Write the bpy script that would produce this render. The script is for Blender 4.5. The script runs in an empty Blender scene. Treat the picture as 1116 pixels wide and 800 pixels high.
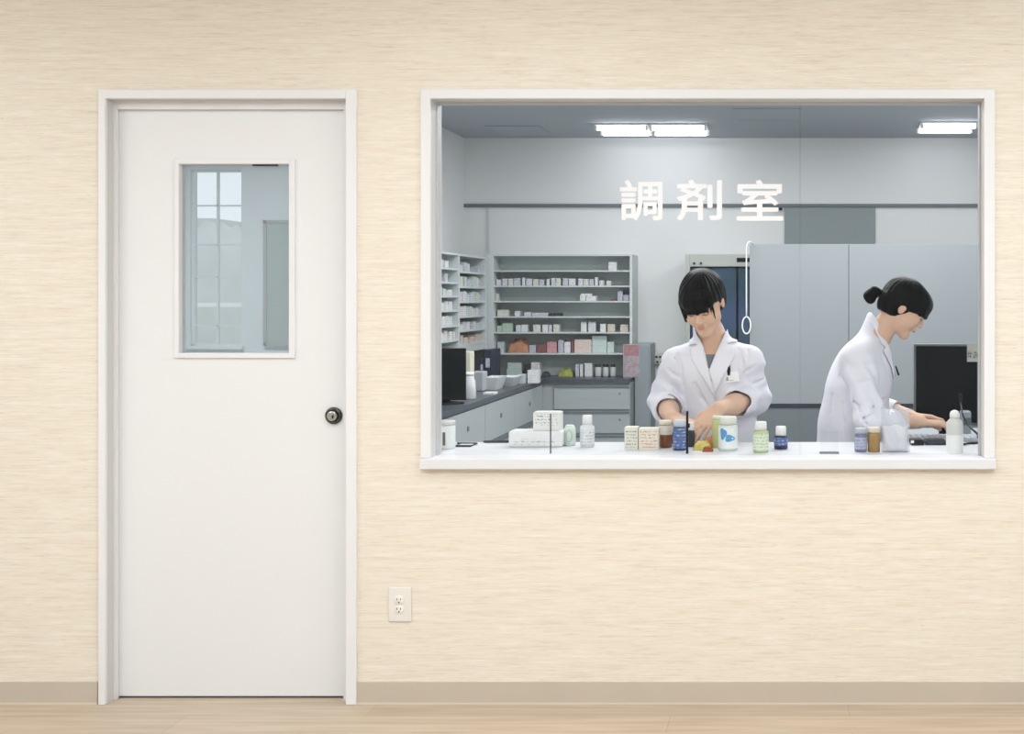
import bpy, bmesh, math, random
import numpy as np
from mathutils import Vector, Matrix
random.seed(7); np.random.seed(7)
SC = bpy.context.scene
COL = SC.collection
CAMZ = 1.381; F = 1280.0; CX = 860.0; CY = 325.0

def U(px, py, y):
    """world point seen at pixel (px,py) of the photo at depth y behind the front wall face"""
    T = y + 4.0
    return ((px - CX) * T / F, y, CAMZ - (py - CY) * T / F)
def UX(px, y): return (px - CX) * (y + 4.0) / F
def UZ(py, y): return CAMZ - (py - CY) * (y + 4.0) / F

# ------------------------------------------------------------------ materials
def lin(c):
    c = c / 255.0
    return c / 12.92 if c <= 0.04045 else ((c + 0.055) / 1.055) ** 2.4
def rgb(r, g, b): return (lin(r), lin(g), lin(b), 1.0)
MATS = {}
def mat(name, col, rough=0.6, spec=0.3, metal=0.0, noise=0.0, nscale=(30, 30, 30), bump=0.0, col2=None, trans=0.0, alpha=1.0, sub=0.0):
    if name in MATS: return MATS[name]
    m = bpy.data.materials.new(name); m.use_nodes = True
    nt = m.node_tree; b = nt.nodes['Principled BSDF']
    b.inputs['Base Color'].default_value = rgb(*col)
    b.inputs['Roughness'].default_value = rough
    b.inputs['Specular IOR Level'].default_value = spec
    b.inputs['Metallic'].default_value = metal
    b.inputs['Transmission Weight'].default_value = trans
    b.inputs['Alpha'].default_value = alpha
    if sub: b.inputs['Subsurface Weight'].default_value = sub; b.inputs['Subsurface Radius'].default_value = (0.01, 0.004, 0.002)
    if noise or bump or col2:
        tc = nt.nodes.new('ShaderNodeTexCoord'); mp = nt.nodes.new('ShaderNodeMapping')
        mp.inputs['Scale'].default_value = nscale
        n = nt.nodes.new('ShaderNodeTexNoise'); n.inputs['Scale'].default_value = 1.0; n.inputs['Detail'].default_value = 5
        nt.links.new(tc.outputs['Object'], mp.inputs['Vector']); nt.links.new(mp.outputs[0], n.inputs['Vector'])
        if noise or col2:
            c2 = rgb(*col2) if col2 else tuple(max(0, v * (1 - noise)) for v in rgb(*col)[:3]) + (1,)
            r = nt.nodes.new('ShaderNodeValToRGB')
            r.color_ramp.elements[0].position = 0.35; r.color_ramp.elements[1].position = 0.65
            r.color_ramp.elements[0].color = c2; r.color_ramp.elements[1].color = rgb(*col)
            nt.links.new(n.outputs['Fac'], r.inputs['Fac']); nt.links.new(r.outputs['Color'], b.inputs['Base Color'])
        if bump:
            bp = nt.nodes.new('ShaderNodeBump'); bp.inputs['Strength'].default_value = 1.0; bp.inputs['Distance'].default_value = bump
            nt.links.new(n.outputs['Fac'], bp.inputs['Height']); nt.links.new(bp.outputs[0], b.inputs['Normal'])
    MATS[name] = m
    return m

def emis(name, col, strength):
    m = bpy.data.materials.new(name); m.use_nodes = True; nt = m.node_tree; nt.nodes.clear()
    e = nt.nodes.new('ShaderNodeEmission'); e.inputs[0].default_value = rgb(*col); e.inputs[1].default_value = strength
    o = nt.nodes.new('ShaderNodeOutputMaterial'); nt.links.new(e.outputs[0], o.inputs[0])
    return m

def thin_glass(name, tint, refl=0.02, rough=0.02, film=None):
    m = bpy.data.materials.new(name); m.use_nodes = True; nt = m.node_tree; nt.nodes.clear()
    t = nt.nodes.new('ShaderNodeBsdfTransparent'); t.inputs[0].default_value = (*tint, 1)
    g = nt.nodes.new('ShaderNodeBsdfGlossy'); g.inputs['Roughness'].default_value = rough
    mx = nt.nodes.new('ShaderNodeMixShader'); o = nt.nodes.new('ShaderNodeOutputMaterial')
    lw = nt.nodes.new('ShaderNodeLayerWeight'); lw.inputs[0].default_value = 0.15
    mul = nt.nodes.new('ShaderNodeMath'); mul.operation = 'MULTIPLY_ADD'; mul.inputs[1].default_value = 0.2; mul.inputs[2].default_value = refl
    nt.links.new(lw.outputs['Facing'], mul.inputs[0]); nt.links.new(mul.outputs[0], mx.inputs[0])
    nt.links.new(t.outputs[0], mx.inputs[1]); nt.links.new(g.outputs[0], mx.inputs[2])
    last = mx
    if film:
        d = nt.nodes.new('ShaderNodeBsdfDiffuse'); d.inputs[0].default_value = rgb(*film[0])
        m2 = nt.nodes.new('ShaderNodeMixShader'); m2.inputs[0].default_value = film[1]
        nt.links.new(mx.outputs[0], m2.inputs[1]); nt.links.new(d.outputs[0], m2.inputs[2]); last = m2
    nt.links.new(last.outputs[0], o.inputs[0])
    return m

def printed(name, base, ink, density=0.5, scale=(260, 260, 160), zband=None):
    """paper board with small illegible lines of print"""
    if name in MATS: return MATS[name]
    m = bpy.data.materials.new(name); m.use_nodes = True; nt = m.node_tree; b = nt.nodes['Principled BSDF']
    b.inputs['Roughness'].default_value = 0.55
    tc = nt.nodes.new('ShaderNodeTexCoord'); mp = nt.nodes.new('ShaderNodeMapping'); mp.inputs['Scale'].default_value = scale
    n = nt.nodes.new('ShaderNodeTexNoise'); n.inputs['Scale'].default_value = 1; n.inputs['Detail'].default_value = 2
    w = nt.nodes.new('ShaderNodeTexWave'); w.bands_direction = 'Z'; w.inputs['Scale'].default_value = 0.28 * 100
    r = nt.nodes.new('ShaderNodeValToRGB'); r.color_ramp.elements[0].position = density; r.color_ramp.elements[1].position = density + 0.06
    r2 = nt.nodes.new('ShaderNodeValToRGB'); r2.color_ramp.elements[0].position = 0.45; r2.color_ramp.elements[1].position = 0.6
    mul = nt.nodes.new('ShaderNodeMath'); mul.operation = 'MULTIPLY'
    mx = nt.nodes.new('ShaderNodeMix'); mx.data_type = 'RGBA'
    mx.inputs[6].default_value = rgb(*base); mx.inputs[7].default_value = rgb(*ink)
    L = nt.links.new
    L(tc.outputs['Object'], mp.inputs[0]); L(mp.outputs[0], n.inputs['Vector']); L(tc.outputs['Object'], w.inputs['Vector'])
    L(n.outputs['Fac'], r.inputs[0]); L(w.outputs['Fac'], r2.inputs[0]); L(r.outputs[0], mul.inputs[0]); L(r2.outputs[0], mul.inputs[1])
    L(mul.outputs[0], mx.inputs[0]); L(mx.outputs[2], b.inputs['Base Color'])
    MATS[name] = m
    return m

# ------------------------------------------------------------------ mesh helpers
def fin(name, bm, m, parent=None, origin=None, smooth=False):
    me = bpy.data.meshes.new(name)
    bmesh.ops.recalc_face_normals(bm, faces=bm.faces)
    if smooth:
        for f in bm.faces: f.smooth = True
    bm.to_mesh(me); bm.free()
    for mm in (m if isinstance(m, (list, tuple)) else [m]): me.materials.append(mm)
    o = bpy.data.objects.new(name, me); COL.objects.link(o)
    place(o, parent, origin)
    return o
def place(o, parent, origin):
    """vertices are in world space; put the origin at `origin` without moving anything"""
    if origin is not None:
        off = Vector(origin); o.data.transform(Matrix.Translation(-off)); o.location = off
    if parent is not None:
        o.parent = parent
        o.matrix_parent_inverse = Matrix.Translation(-Vector(parent_world(parent)))
def parent_world(p):
    v = Vector(p.location)
    q = p.parent
    if q is not None:
        v = q_world(p)
    return v
def q_world(p):
    if p.parent is None: return Vector(p.location)
    return q_world(p.parent) + p.matrix_parent_inverse.translation + Vector(p.location)

def box(bm, x0, x1, y0, y1, z0, z1, bev=0.0, seg=1, mi=0, M=None):
    r = bmesh.ops.create_cube(bm, size=1.0)
    vs = r['verts']
    bmesh.ops.scale(bm, vec=(x1 - x0, y1 - y0, z1 - z0), verts=vs)
    bmesh.ops.translate(bm, vec=((x0 + x1) / 2, (y0 + y1) / 2, (z0 + z1) / 2), verts=vs)
    fs = set(f for v in vs for f in v.link_faces)
    for f in fs: f.material_index = mi
    if bev > 0:
        es = list(set(e for v in vs for e in v.link_edges))
        rr = bmesh.ops.bevel(bm, geom=es, offset=bev, segments=seg, profile=0.5, affect='EDGES')
        vs = list(set(v for f in rr['faces'] for v in f.verts)) if rr['faces'] else vs
    if M is not None: bmesh.ops.transform(bm, matrix=M, verts=vs)
    return vs
def B(name, x0, x1, y0, y1, z0, z1, m, parent=None, bev=0.0, seg=1, origin=None):
    bm = bmesh.new(); box(bm, x0, x1, y0, y1, z0, z1, bev, seg)
    if origin is None and parent is None: origin = ((x0 + x1) / 2, (y0 + y1) / 2, z0)
    return fin(name, bm, m, parent, origin)
def lathe(bm, cx, cy, prof, n=28, sx=1.0, sy=1.0, mi=0):
    rings = []
    for (r, z) in prof:
        rings.append([bm.verts.new((cx + r * sx * math.cos(2 * math.pi * i / n), cy + r * sy * math.sin(2 * math.pi * i / n), z)) for i in range(n)])
    fs = []
    for a, b in zip(rings[:-1], rings[1:]):
        for i in range(n):
            fs.append(bm.faces.new((a[i], a[(i + 1) % n], b[(i + 1) % n], b[i])))
    fs.append(bm.faces.new(rings[0][::-1])); fs.append(bm.faces.new(rings[-1]))
    for f in fs: f.material_index = mi; f.smooth = len(f.verts) == 4
    return rings
def tube(bm, pts, r, n=10, closed=False):
    pts = [Vector(p) for p in pts]; rings = []
    N = len(pts)
    for i, p in enumerate(pts):
        if closed: t = (pts[(i + 1) % N] - pts[i - 1])
        else: t = pts[min(i + 1, N - 1)] - pts[max(i - 1, 0)]
        t.normalize()
        a = t.orthogonal() if abs(t.y) > 0.9 else t.cross(Vector((0, 1, 0)))
        a.normalize(); b = t.cross(a)
        rr = r[i] if isinstance(r, (list, tuple)) else r
        rings.append([bm.verts.new(p + a * (rr * math.cos(2 * math.pi * k / n)) + b * (rr * math.sin(2 * math.pi * k / n))) for k in range(n)])
    pairs = list(zip(rings[:-1], rings[1:])) + ([(rings[-1], rings[0])] if closed else [])
    for a, b in pairs:
        for k in range(n):
            f = bm.faces.new((a[k], a[(k + 1) % n], b[(k + 1) % n], b[k])); f.smooth = True
    if not closed:
        bm.faces.new(rings[0][::-1]); bm.faces.new(rings[-1])
def spline(pts, n=24):
    P = [Vector(p) for p in pts]; P = [P[0] * 2 - P[1]] + P + [P[-1] * 2 - P[-2]]
    out = []
    for i in range(1, len(P) - 2):
        for k in range(n):
            t = k / n
            out.append(0.5 * ((2 * P[i]) + (-P[i - 1] + P[i + 1]) * t + (2 * P[i - 1] - 5 * P[i] + 4 * P[i + 1] - P[i + 2]) * t * t + (-P[i - 1] + 3 * P[i] - 3 * P[i + 1] + P[i + 2]) * t ** 3))
    out.append(P[-2]); return out
def tag(o, label, cat, group=None):
    o['label'] = label; o['category'] = cat
    if group: o['group'] = group
    return o
def S(o): o['kind'] = 'structure'; return o
def empty(name, loc):
    o = bpy.data.objects.new(name, None); COL.objects.link(o); o.location = loc; o.empty_display_size = 0.1
    return o
ORD = ['first', 'second', 'third', 'fourth', 'fifth', 'sixth', 'seventh', 'eighth', 'ninth', 'tenth', 'eleventh', 'twelfth', 'thirteenth',
       'fourteenth', 'fifteenth', 'sixteenth', 'seventeenth', 'eighteenth', 'nineteenth', 'twentieth', 'twenty-first', 'twenty-second']

# ------------------------------------------------------------------ common materials
WHITE = mat('white_paint', (238, 238, 240), 0.45, 0.3)
DOORW = mat('door_white', (237, 238, 240), 0.5, 0.25, bump=0.0003, nscale=(6, 6, 6))
INWALL = mat('pharmacy_wall_paint', (230, 232, 232), 0.8, 0.1)
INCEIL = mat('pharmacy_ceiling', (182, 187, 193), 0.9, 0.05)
INFLOOR = mat('pharmacy_floor', (150, 152, 150), 0.5, 0.3, noise=0.1)
GREYLINE = mat('bulkhead_shade_grey', (112, 118, 124), 0.5)
STEEL = mat('pale_grey_steel', (148, 154, 158), 0.5, 0.25)
STEELD = mat('mid_grey_steel', (112, 120, 124), 0.5, 0.25)
UNIT = mat('cabinet_grey', (168, 175, 178), 0.5, 0.25)
SHELFW = mat('shelf_white', (206, 213, 214), 0.5, 0.25)
SHELFB = mat('shelf_back', (206, 214, 213), 0.7, 0.1)
TOPG = mat('dark_worktop', (78, 84, 92), 0.35, 0.4)
BLACK = mat('black_plastic', (18, 21, 24), 0.45, 0.25)
SCREEN = mat('dark_screen', (14, 21, 25), 0.5, 0.15)
PLW = mat('white_plastic', (236, 236, 236), 0.35, 0.4)

# wallpaper
def wallpaper():
    m = bpy.data.materials.new('grasscloth_wallpaper'); m.use_nodes = True; nt = m.node_tree; b = nt.nodes['Principled BSDF']
    b.inputs['Roughness'].default_value = 0.85; b.inputs['Specular IOR Level'].default_value = 0.1
    tc = nt.nodes.new('ShaderNodeTexCoord'); L = nt.links.new
    def ns(sc, det=6, rough=0.6):
        mp = nt.nodes.new('ShaderNodeMapping'); mp.inputs['Scale'].default_value = sc
        n = nt.nodes.new('ShaderNodeTexNoise'); n.inputs['Scale'].default_value = 1; n.inputs['Detail'].default_value = det; n.inputs['Roughness'].default_value = rough
        L(tc.outputs['Object'], mp.inputs[0]); L(mp.outputs[0], n.inputs['Vector']); return n
    a = ns((9, 1, 190)); c = ns((3.5, 1, 60)); d = ns((40, 1, 420), 3); e = ns((1.5, 1, 2.0), 2)
    r = nt.nodes.new('ShaderNodeValToRGB'); cr = r.color_ramp
    cr.elements[0].position = 0.34; cr.elements[0].color = rgb(222, 207, 184)
    cr.elements[1].position = 0.61; cr.elements[1].color = rgb(246, 240, 229)
    k = cr.elements.new(0.48); k.color = rgb(237, 228, 213)
    m1 = nt.nodes.new('ShaderNodeMath'); m1.operation = 'MULTIPLY'; m1.inputs[1].default_value = 0.5
    m2 = nt.nodes.new('ShaderNodeMath'); m2.operation = 'MULTIPLY_ADD'; m2.inputs[1].default_value = 0.28
    m3 = nt.nodes.new('ShaderNodeMath'); m3.operation = 'MULTIPLY_ADD'; m3.inputs[1].default_value = 0.22
    L(a.outputs['Fac'], m1.inputs[0]); L(c.outputs['Fac'], m2.inputs[0]); L(m1.outputs[0], m2.inputs[2]); L(d.outputs['Fac'], m3.inputs[0]); L(m2.outputs[0], m3.inputs[2])
    L(m3.outputs[0], r.inputs[0])
    # occasional darker fibres
    f = ns((14, 1, 230), 2); r2 = nt.nodes.new('ShaderNodeValToRGB'); r2.color_ramp.elements[0].position = 0.66; r2.color_ramp.elements[1].position = 0.74
    mx = nt.nodes.new('ShaderNodeMix'); mx.data_type = 'RGBA'; mx.inputs[7].default_value = rgb(198, 180, 154)
    s = nt.nodes.new('ShaderNodeMath'); s.operation = 'MULTIPLY'; s.inputs[1].default_value = 0.6
    L(f.outputs['Fac'], r2.inputs[0]); L(r2.outputs[0], s.inputs[0]); L(s.outputs[0], mx.inputs[0]); L(r.outputs[0], mx.inputs[6]); L(mx.outputs[2], b.inputs['Base Color'])
    bp = nt.nodes.new('ShaderNodeBump'); bp.inputs['Distance'].default_value = 0.0006; bp.inputs['Strength'].default_value = 0.7
    L(m3.outputs[0], bp.inputs['Height']); L(bp.outputs[0], b.inputs['Normal'])
    return m
WALLP = wallpaper()
def wood():
    m = bpy.data.materials.new('wood_floor'); m.use_nodes = True; nt = m.node_tree; b = nt.nodes['Principled BSDF']
    b.inputs['Roughness'].default_value = 0.38; b.inputs['Specular IOR Level'].default_value = 0.35
    tc = nt.nodes.new('ShaderNodeTexCoord'); L = nt.links.new
    br = nt.nodes.new('ShaderNodeTexBrick'); br.inputs['Scale'].default_value = 1; br.inputs['Brick Width'].default_value = 1.6; br.inputs['Row Height'].default_value = 0.15
    br.inputs['Mortar Size'].default_value = 0.0012; br.inputs['Color1'].default_value = rgb(208, 191, 170); br.inputs['Color2'].default_value = rgb(199, 183, 163)
    br.inputs['Mortar'].default_value = rgb(182, 162, 138); br.offset = 0.37
    mp = nt.nodes.new('ShaderNodeMapping'); mp.inputs['Scale'].default_value = (1.6, 26, 1)
    n = nt.nodes.new('ShaderNodeTexNoise'); n.inputs['Scale'].default_value = 1.5; n.inputs['Detail'].default_value = 6
    mx = nt.nodes.new('ShaderNodeMix'); mx.data_type = 'RGBA'; mx.blend_type = 'MULTIPLY'; mx.inputs[0].default_value = 1
    r = nt.nodes.new('ShaderNodeValToRGB'); r.color_ramp.elements[0].color = (0.80, 0.77, 0.73, 1); r.color_ramp.elements[1].color = (1, 1, 1, 1)
    r.color_ramp.elements[0].position = 0.3; r.color_ramp.elements[1].position = 0.62
    L(tc.outputs['Object'], br.inputs['Vector']); L(tc.outputs['Object'], mp.inputs[0]); L(mp.outputs[0], n.inputs['Vector']); L(n.outputs['Fac'], r.inputs[0])
    L(br.outputs['Color'], mx.inputs[6]); L(r.outputs[0], mx.inputs[7]); L(mx.outputs[2], b.inputs['Base Color'])
    return m
WOOD = wood()

# ================================================================== THE SETTING
HALLW = mat('hall_wall_plain', (242, 242, 242), 0.8, 0.1)
# front wall with two openings
DX0, DX1, DZ = -2.322, -1.506, 2.059          # door opening between the linings
WX0, WX1, WZ = -1.219, 0.6625, 2.059          # window opening between the linings
CT = 0.838                                     # counter top height
TH = 0.12
J = 0.012                                      # lining thickness
bm = bmesh.new()
zt = 2.72
def wseg(x0, x1, z0, z1):
    box(bm, x0, x1, 0, TH - 0.002, z0, z1, mi=0); box(bm, x0, x1, TH - 0.002, TH, z0, z1, mi=1)
wseg(-4.9, DX0 - J, 0, zt); wseg(DX0 - J, DX1 + J, DZ + J, zt); wseg(DX1 + J, WX0 - J, 0, zt)
wseg(WX0 - J, WX1 + J, WZ + J, zt); wseg(WX0 - J, WX1 + J, 0, CT - 0.036); wseg(WX1 + J, 2.1, 0, zt)
S(fin('wall_front', bm, [WALLP, INWALL], origin=(0, 0, 0)))
S(B('floor', -4.9, 2.1, -6.6, 0.06, -0.05, 0, WOOD))
S(B('floor_pharmacy', -4.9, 2.1, 0.06, 4.7, -0.05, 0.0, INFLOOR))
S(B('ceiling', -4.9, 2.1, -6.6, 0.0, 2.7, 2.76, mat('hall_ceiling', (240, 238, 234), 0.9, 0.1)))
S(B('wall_left', -4.9, -4.84, -6.6, 0.0, 0, 2.7, HALLW))
S(B('wall_right', 2.04, 2.1, -6.6, 0.0, 0, 2.7, HALLW))
S(B('wall_rear', -4.9, 2.1, -6.66, -6.6, 0, 2.7, HALLW))
# baseboards
BBM = mat('vinyl_baseboard', (204, 194, 179), 0.5, 0.25, noise=0.03, nscale=(5, 5, 5))
BBL = mat('baseboard_lip', (226, 211, 194), 0.5)
for nm, x0, x1 in (('baseboard_left', -4.84, UX(107, 0) ), ('baseboard_right', UX(388, 0), 2.04)):
    bm = bmesh.new(); box(bm, x0, x1, -0.007, 0, 0.006, 0.075, mi=0); box(bm, x0, x1, -0.009, 0, 0.0, 0.006, mi=1)
    S(fin(nm, bm, [BBM, BBL], origin=((x0 + x1) / 2, 0, 0)))

# ---- door_1 : frame, leaf, vision panel, lock
door = S(empty('door_1', ((DX0 + DX1) / 2, 0.05, 0)))
bm = bmesh.new()
x0, x1, zt_ = UX(107, -0.012), UX(388.3, -0.012), UZ(97.5, -0.012)
box(bm, x0, DX0, -0.014, 0.003, 0, zt_, 0.002); box(bm, DX1, x1, -0.014, 0.003, 0, zt_, 0.002); box(bm, DX0 - 0.001, DX1 + 0.001, -0.014, 0.003, DZ, zt_, 0.002)
fin('door_casing', bm, WHITE, door)
bm = bmesh.new()
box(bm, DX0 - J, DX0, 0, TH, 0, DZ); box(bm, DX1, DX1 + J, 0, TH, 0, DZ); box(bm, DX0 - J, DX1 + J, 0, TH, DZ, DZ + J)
fin('door_lining', bm, mat('lining_shade_grey', (214, 213, 210), 0.5, 0.2), door)  # greyer than the casing: shade of the reveal put into the colour
bm = bmesh.new()
box(bm, DX0, DX0 + 0.009, 0.036, 0.052, 0, DZ - .028); box(bm, DX1 - 0.026, DX1, 0.036, 0.052, 0, DZ - .028); box(bm, DX0, DX1, 0.036, 0.052, DZ - 0.028, DZ)
fin('door_stop', bm, WHITE, door)
LY0, LY1 = 0.054, 0.092
gx0, gx1, gz0, gz1 = UX(196, LY0), UX(315.5, LY0), UZ(385, LY0), UZ(179, LY0)
bm = bmesh.new()
lx0, lx1, lz0, lz1 = DX0 + 0.003, DX1 - 0.003, 0.008, DZ - 0.004
box(bm, lx0, gx0, LY0, LY1, lz0, lz1); box(bm, gx1, lx1, LY0, LY1, lz0, lz1)
box(bm, gx0, gx1, LY0, LY1, gz1, lz1); box(bm, gx0, gx1, LY0, LY1, lz0, gz0)
leaf = fin('door_leaf', bm, DOORW, door)
bm = bmesh.new(); o_ = 0.017; f_ = 0.008
for a in ((gx0 - o_, gx0, gz0 - o_, gz1 + o_), (gx1, gx1 + o_ + 0.004, gz0 - o_, gz1 + o_), (gx0, gx1, gz1, gz1 + o_), (gx0, gx1, gz0 - o_, gz0)):
    box(bm, a[0], a[1], LY0 - f_, LY0 + 0.001, a[2], a[3], 0.002)
fin('glazing_bead', bm, WHITE, leaf)
DG = thin_glass('door_glass', (0.93, 0.95, 0.96), 0.03, film=((210, 217, 219), 0.20))  # pale diffuse part is haze over the view, painted into the glass
B('glass_pane', gx0, gx1, 0.070, 0.075, gz0, gz1, DG, leaf)
B('glazing_clip', UX(275, .06), UX(302, .06), 0.060, 0.070, gz1 - 0.0045, gz1, BLACK, leaf)
# lock cylinder
kx, kz = UX(361.3, 0.03), UZ(453.6, 0.03)
def ydisc(bm, cx, cz, prof, n=32):
    rings = [[bm.verts.new((cx + r * math.cos(2 * math.pi * i / n), y, cz + r * math.sin(2 * math.pi * i / n))) for i in range(n)] for (r, y) in prof]
    for a, b in zip(rings[:-1], rings[1:]):
        for i in range(n):
            f = bm.faces.new((a[i], a[(i + 1) % n], b[(i + 1) % n], b[i])); f.smooth = True
    bm.faces.new(rings[0]); bm.faces.new(rings[-1][::-1])
bm = bmesh.new(); ydisc(bm, kx, kz, [(0.029, LY0), (0.0295, LY0 - 0.006), (0.027, LY0 - 0.012), (0.020, LY0 - 0.014), (0.0185, LY0 - 0.008), (0.001, LY0 - 0.008)])
lk = fin('door_lock', bm, mat('dark_bronze', (82, 82, 80), 0.35, 0.5, metal=0.7), leaf)
lk['label'] = 'dark round lock rose'
bm = bmesh.new(); ydisc(bm, kx - 0.001, kz, [(0.0172, LY0 - 0.006), (0.0172, LY0 - 0.019), (0.0145, LY0 - 0.023), (0.006, LY0 - 0.020), (0.001, LY0 - 0.020)])
fin('lock_cylinder', bm, mat('satin_chrome', (190, 190, 186), 0.28, 0.5, metal=0.9), lk)
bm = bmesh.new(); box(bm, kx + 0.001, kx + 0.005, LY0 - 0.024, LY0 - 0.018, kz - 0.008, kz + 0.003)
fin('keyhole', bm, BLACK, lk)

# ---- window_1 : reception window
win = S(empty('window_1', ((WX0 + WX1) / 2, 0.05, CT)))
x0, x1, zt_ = UX(458, -0.014), UX(1084.5, -0.014), UZ(97, -0.014)
bm = bmesh.new()
box(bm, x0, WX0, -0.014, 0.003, CT, zt_, 0.002); box(bm, WX1, x1, -0.014, 0.003, CT, zt_, 0.002); box(bm, WX0 - .001, WX1 + .001, -0.014, 0.003, WZ, zt_, 0.002)
fin('window_casing', bm, WHITE, win)
bm = bmesh.new()
box(bm, WX0 - J, WX0, 0, TH, CT, WZ); box(bm, WX1, WX1 + J, 0, TH, CT, WZ); box(bm, WX0 - J, WX1 + J, 0, TH, WZ, WZ + J)
fin('window_lining', bm, mat('lining_shade_grey', (214, 213, 210), 0.5, 0.2), win)  # window reveal gets the same shade in its colour
GY = 0.066
bm = bmesh.new()
box(bm, WX0, WX0 + 0.007, GY - 0.012, GY + 0.020, CT, WZ - .008); box(bm, WX1 - 0.006, WX1, GY - 0.012, GY + 0.020, CT, WZ - .008); box(bm, WX0, WX1, GY - 0.012, GY + 0.020, WZ - 0.008, WZ)
fin('glazing_channel', bm, mat('channel_grey', (196, 197, 200), 0.4), win)
G1 = thin_glass('window_glass', (0.968, 0.974, 0.974), 0.006, film=((205, 213, 220), 0.004))
xs = UX(871, GY)
B('glass_pane', WX0 + 0.007, xs + 0.006, GY, GY + 0.005, CT, WZ - 0.008, G1, win)
B('glass_pane', xs, WX1 - 0.006, GY + 0.008, GY + 0.013, CT, WZ - 0.008, G1, win)
# counter slab
bm = bmesh.new()
bx0, bx1 = UX(457, -0.03), UX(1086, -0.03)
box(bm, bx0, bx1, -0.03, 0.0, CT - 0.036, CT, 0.003, 2)
box(bm, WX0 - J, WX1 + J, -0.002, TH + .001, CT - 0.036, CT)
box(bm, -1.44, 1.25, TH + .0005, 0.435, CT - 0.036, CT, 0.002)
ctr = fin('reception_counter', bm, mat('counter_laminate', (231, 232, 236), 0.35, 0.35), origin=(-0.28, 0.1, CT - 0.036))
tag(ctr, 'long white laminate counter ledge running through the window opening', 'counter')
for x in (-1.40, -0.3, 0.55, 1.2): B('bracket', x - 0.015, x + 0.015, TH + 0.001, 0.36, CT - 0.16, CT - 0.036, STEEL, ctr)

# ---- wall outlet
ox0, ox1, oz0, oz1 = UX(423, -0.006), UX(448.3, -0.006), UZ(678, -0.006), UZ(640, -0.006)
OUTM = mat('outlet_plastic', (238, 234, 228), 0.35, 0.35)
out = B('wall_outlet', ox0, ox1, -0.006, 0.0, oz0, oz1, OUTM, bev=0.0035, seg=3)
tag(out, 'pale cream double power outlet on the wallpapered wall under the window', 'outlet')
ocx = (ox0 + ox1) / 2 - 0.002
for zc in (oz0 + 0.075, oz0 + 0.043):
    bm = bmesh.new(); ydisc(bm, ocx, zc, [(0.0155, -0.005), (0.0155, -0.0078), (0.0145, -0.0085), (0.001, -0.0085)], 24)
    rc = fin('receptacle', bm, mat('outlet_face', (244, 241, 237), 0.3, 0.35), out)
    bm = bmesh.new()
    for dx, dz, w, h in ((-0.0062, 0.003, 0.0022, 0.008), (0.0056, 0.003, 0.0022, 0.0065), (0.0, -0.0075, 0.0045, 0.0045)):
        box(bm, ocx + dx - w / 2, ocx + dx + w / 2, -0.0092, -0.007, zc + dz - h / 2, zc + dz + h / 2)
    fin('slot', bm, mat('slot_dark', (92, 84, 80), 0.6), rc)

# ---- pharmacy shell
ZC = 2.54; YB = 4.5
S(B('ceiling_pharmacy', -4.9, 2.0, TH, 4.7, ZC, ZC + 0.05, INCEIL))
S(B('wall_back', -2.40, 2.0, YB, YB + 0.06, 0, ZC, INWALL))
S(B('wall_right_pharmacy', 1.9, 1.96, TH, YB, 0, ZC, INWALL))
bm = bmesh.new()
box(bm, -1.55, -1.5, TH, 0.9, 0, ZC); box(bm, -2.05, -1.5, 0.9, 0.95, 0, ZC); box(bm, -2.05, -2.0, 0.95, 2.6, 0, ZC)
box(bm, -2.40, -2.0, 2.6, 2.65, 0, ZC); box(bm, -2.40, -2.35, 2.65, YB, 0, ZC)
S(fin('wall_partition', bm, INWALL, origin=(-2, 2, 0)))
# dark strip on the back wall stands in for shade under the bulkhead
S(B('shade_strip', -2.35, 1.9, YB - 0.02, YB, UZ(226, YB), UZ(222.4, YB), GREYLINE))
S(B('trim_2', UX(501, YB), UX(505, YB), YB - 0.012, YB, 1.2, UZ(226, YB), SHELFW))
S(B('trim_3', UX(531, YB), UX(534, YB), YB - 0.012, YB, 1.2, UZ(226, YB), SHELFW))
scr = B('wall_panel', UX(855, YB), UX(954, YB), YB - 0.012, YB, 1.2, UZ(226.2, YB), mat('grey_green_panel', (148, 158, 160), 0.7, 0.1), bev=0.001)
tag(scr, 'grey-green panel fixed to the back wall above the grey cabinet', 'panel')
bk = B('wall_bracket', UX(838, YB - .03), UX(852.5, YB - .03), YB - 0.05, YB - 0.02, UZ(229, YB - .03), UZ(226.6, YB - .03), BLACK, bev=0.002)
tag(bk, 'tiny black bracket under the grey shade strip of the back wall', 'bracket')

# corridor behind the door
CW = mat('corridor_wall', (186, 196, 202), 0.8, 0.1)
wx0, wx1, wz0, wz1 = UX(207, 4.0), UX(263, 4.0), UZ(377, 4.0), UZ(185, 4.0)
bm = bmesh.new()
box(bm, -4.84, wx0, 4.0, 4.1, 0, ZC); box(bm, wx1, -2.40, 4.0, 4.1, 0, ZC); box(bm, wx0, wx1, 4.0, 4.1, 0, wz0); box(bm, wx0, wx1, 4.0, 4.1, wz1, ZC)
S(fin('wall_back_corridor', bm, CW, origin=(-3.6, 4.0, 0)))
S(B('wall_left_corridor', -4.9, -4.84, TH, 4.7, 0, ZC, CW))
w2 = S(empty('window_2', ((wx0 + wx1) / 2, 4.05, wz0)))
bm = bmesh.new(); fw = 0.012; MU = mat('window_muntin', (190, 200, 205), 0.5)
for a in ((wx0, wx0 + fw, wz0, wz1), (wx1 - fw, wx1, wz0, wz1), (wx0, wx1, wz1 - fw, wz1), (wx0, wx1, wz0, wz0 + fw)):
    box(bm, a[0], a[1], 4.03, 4.07, a[2], a[3])
xm = UX(236.5, 4.03); box(bm, xm - 0.006, xm + 0.006, 4.035, 4.06, wz0, wz1)
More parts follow.
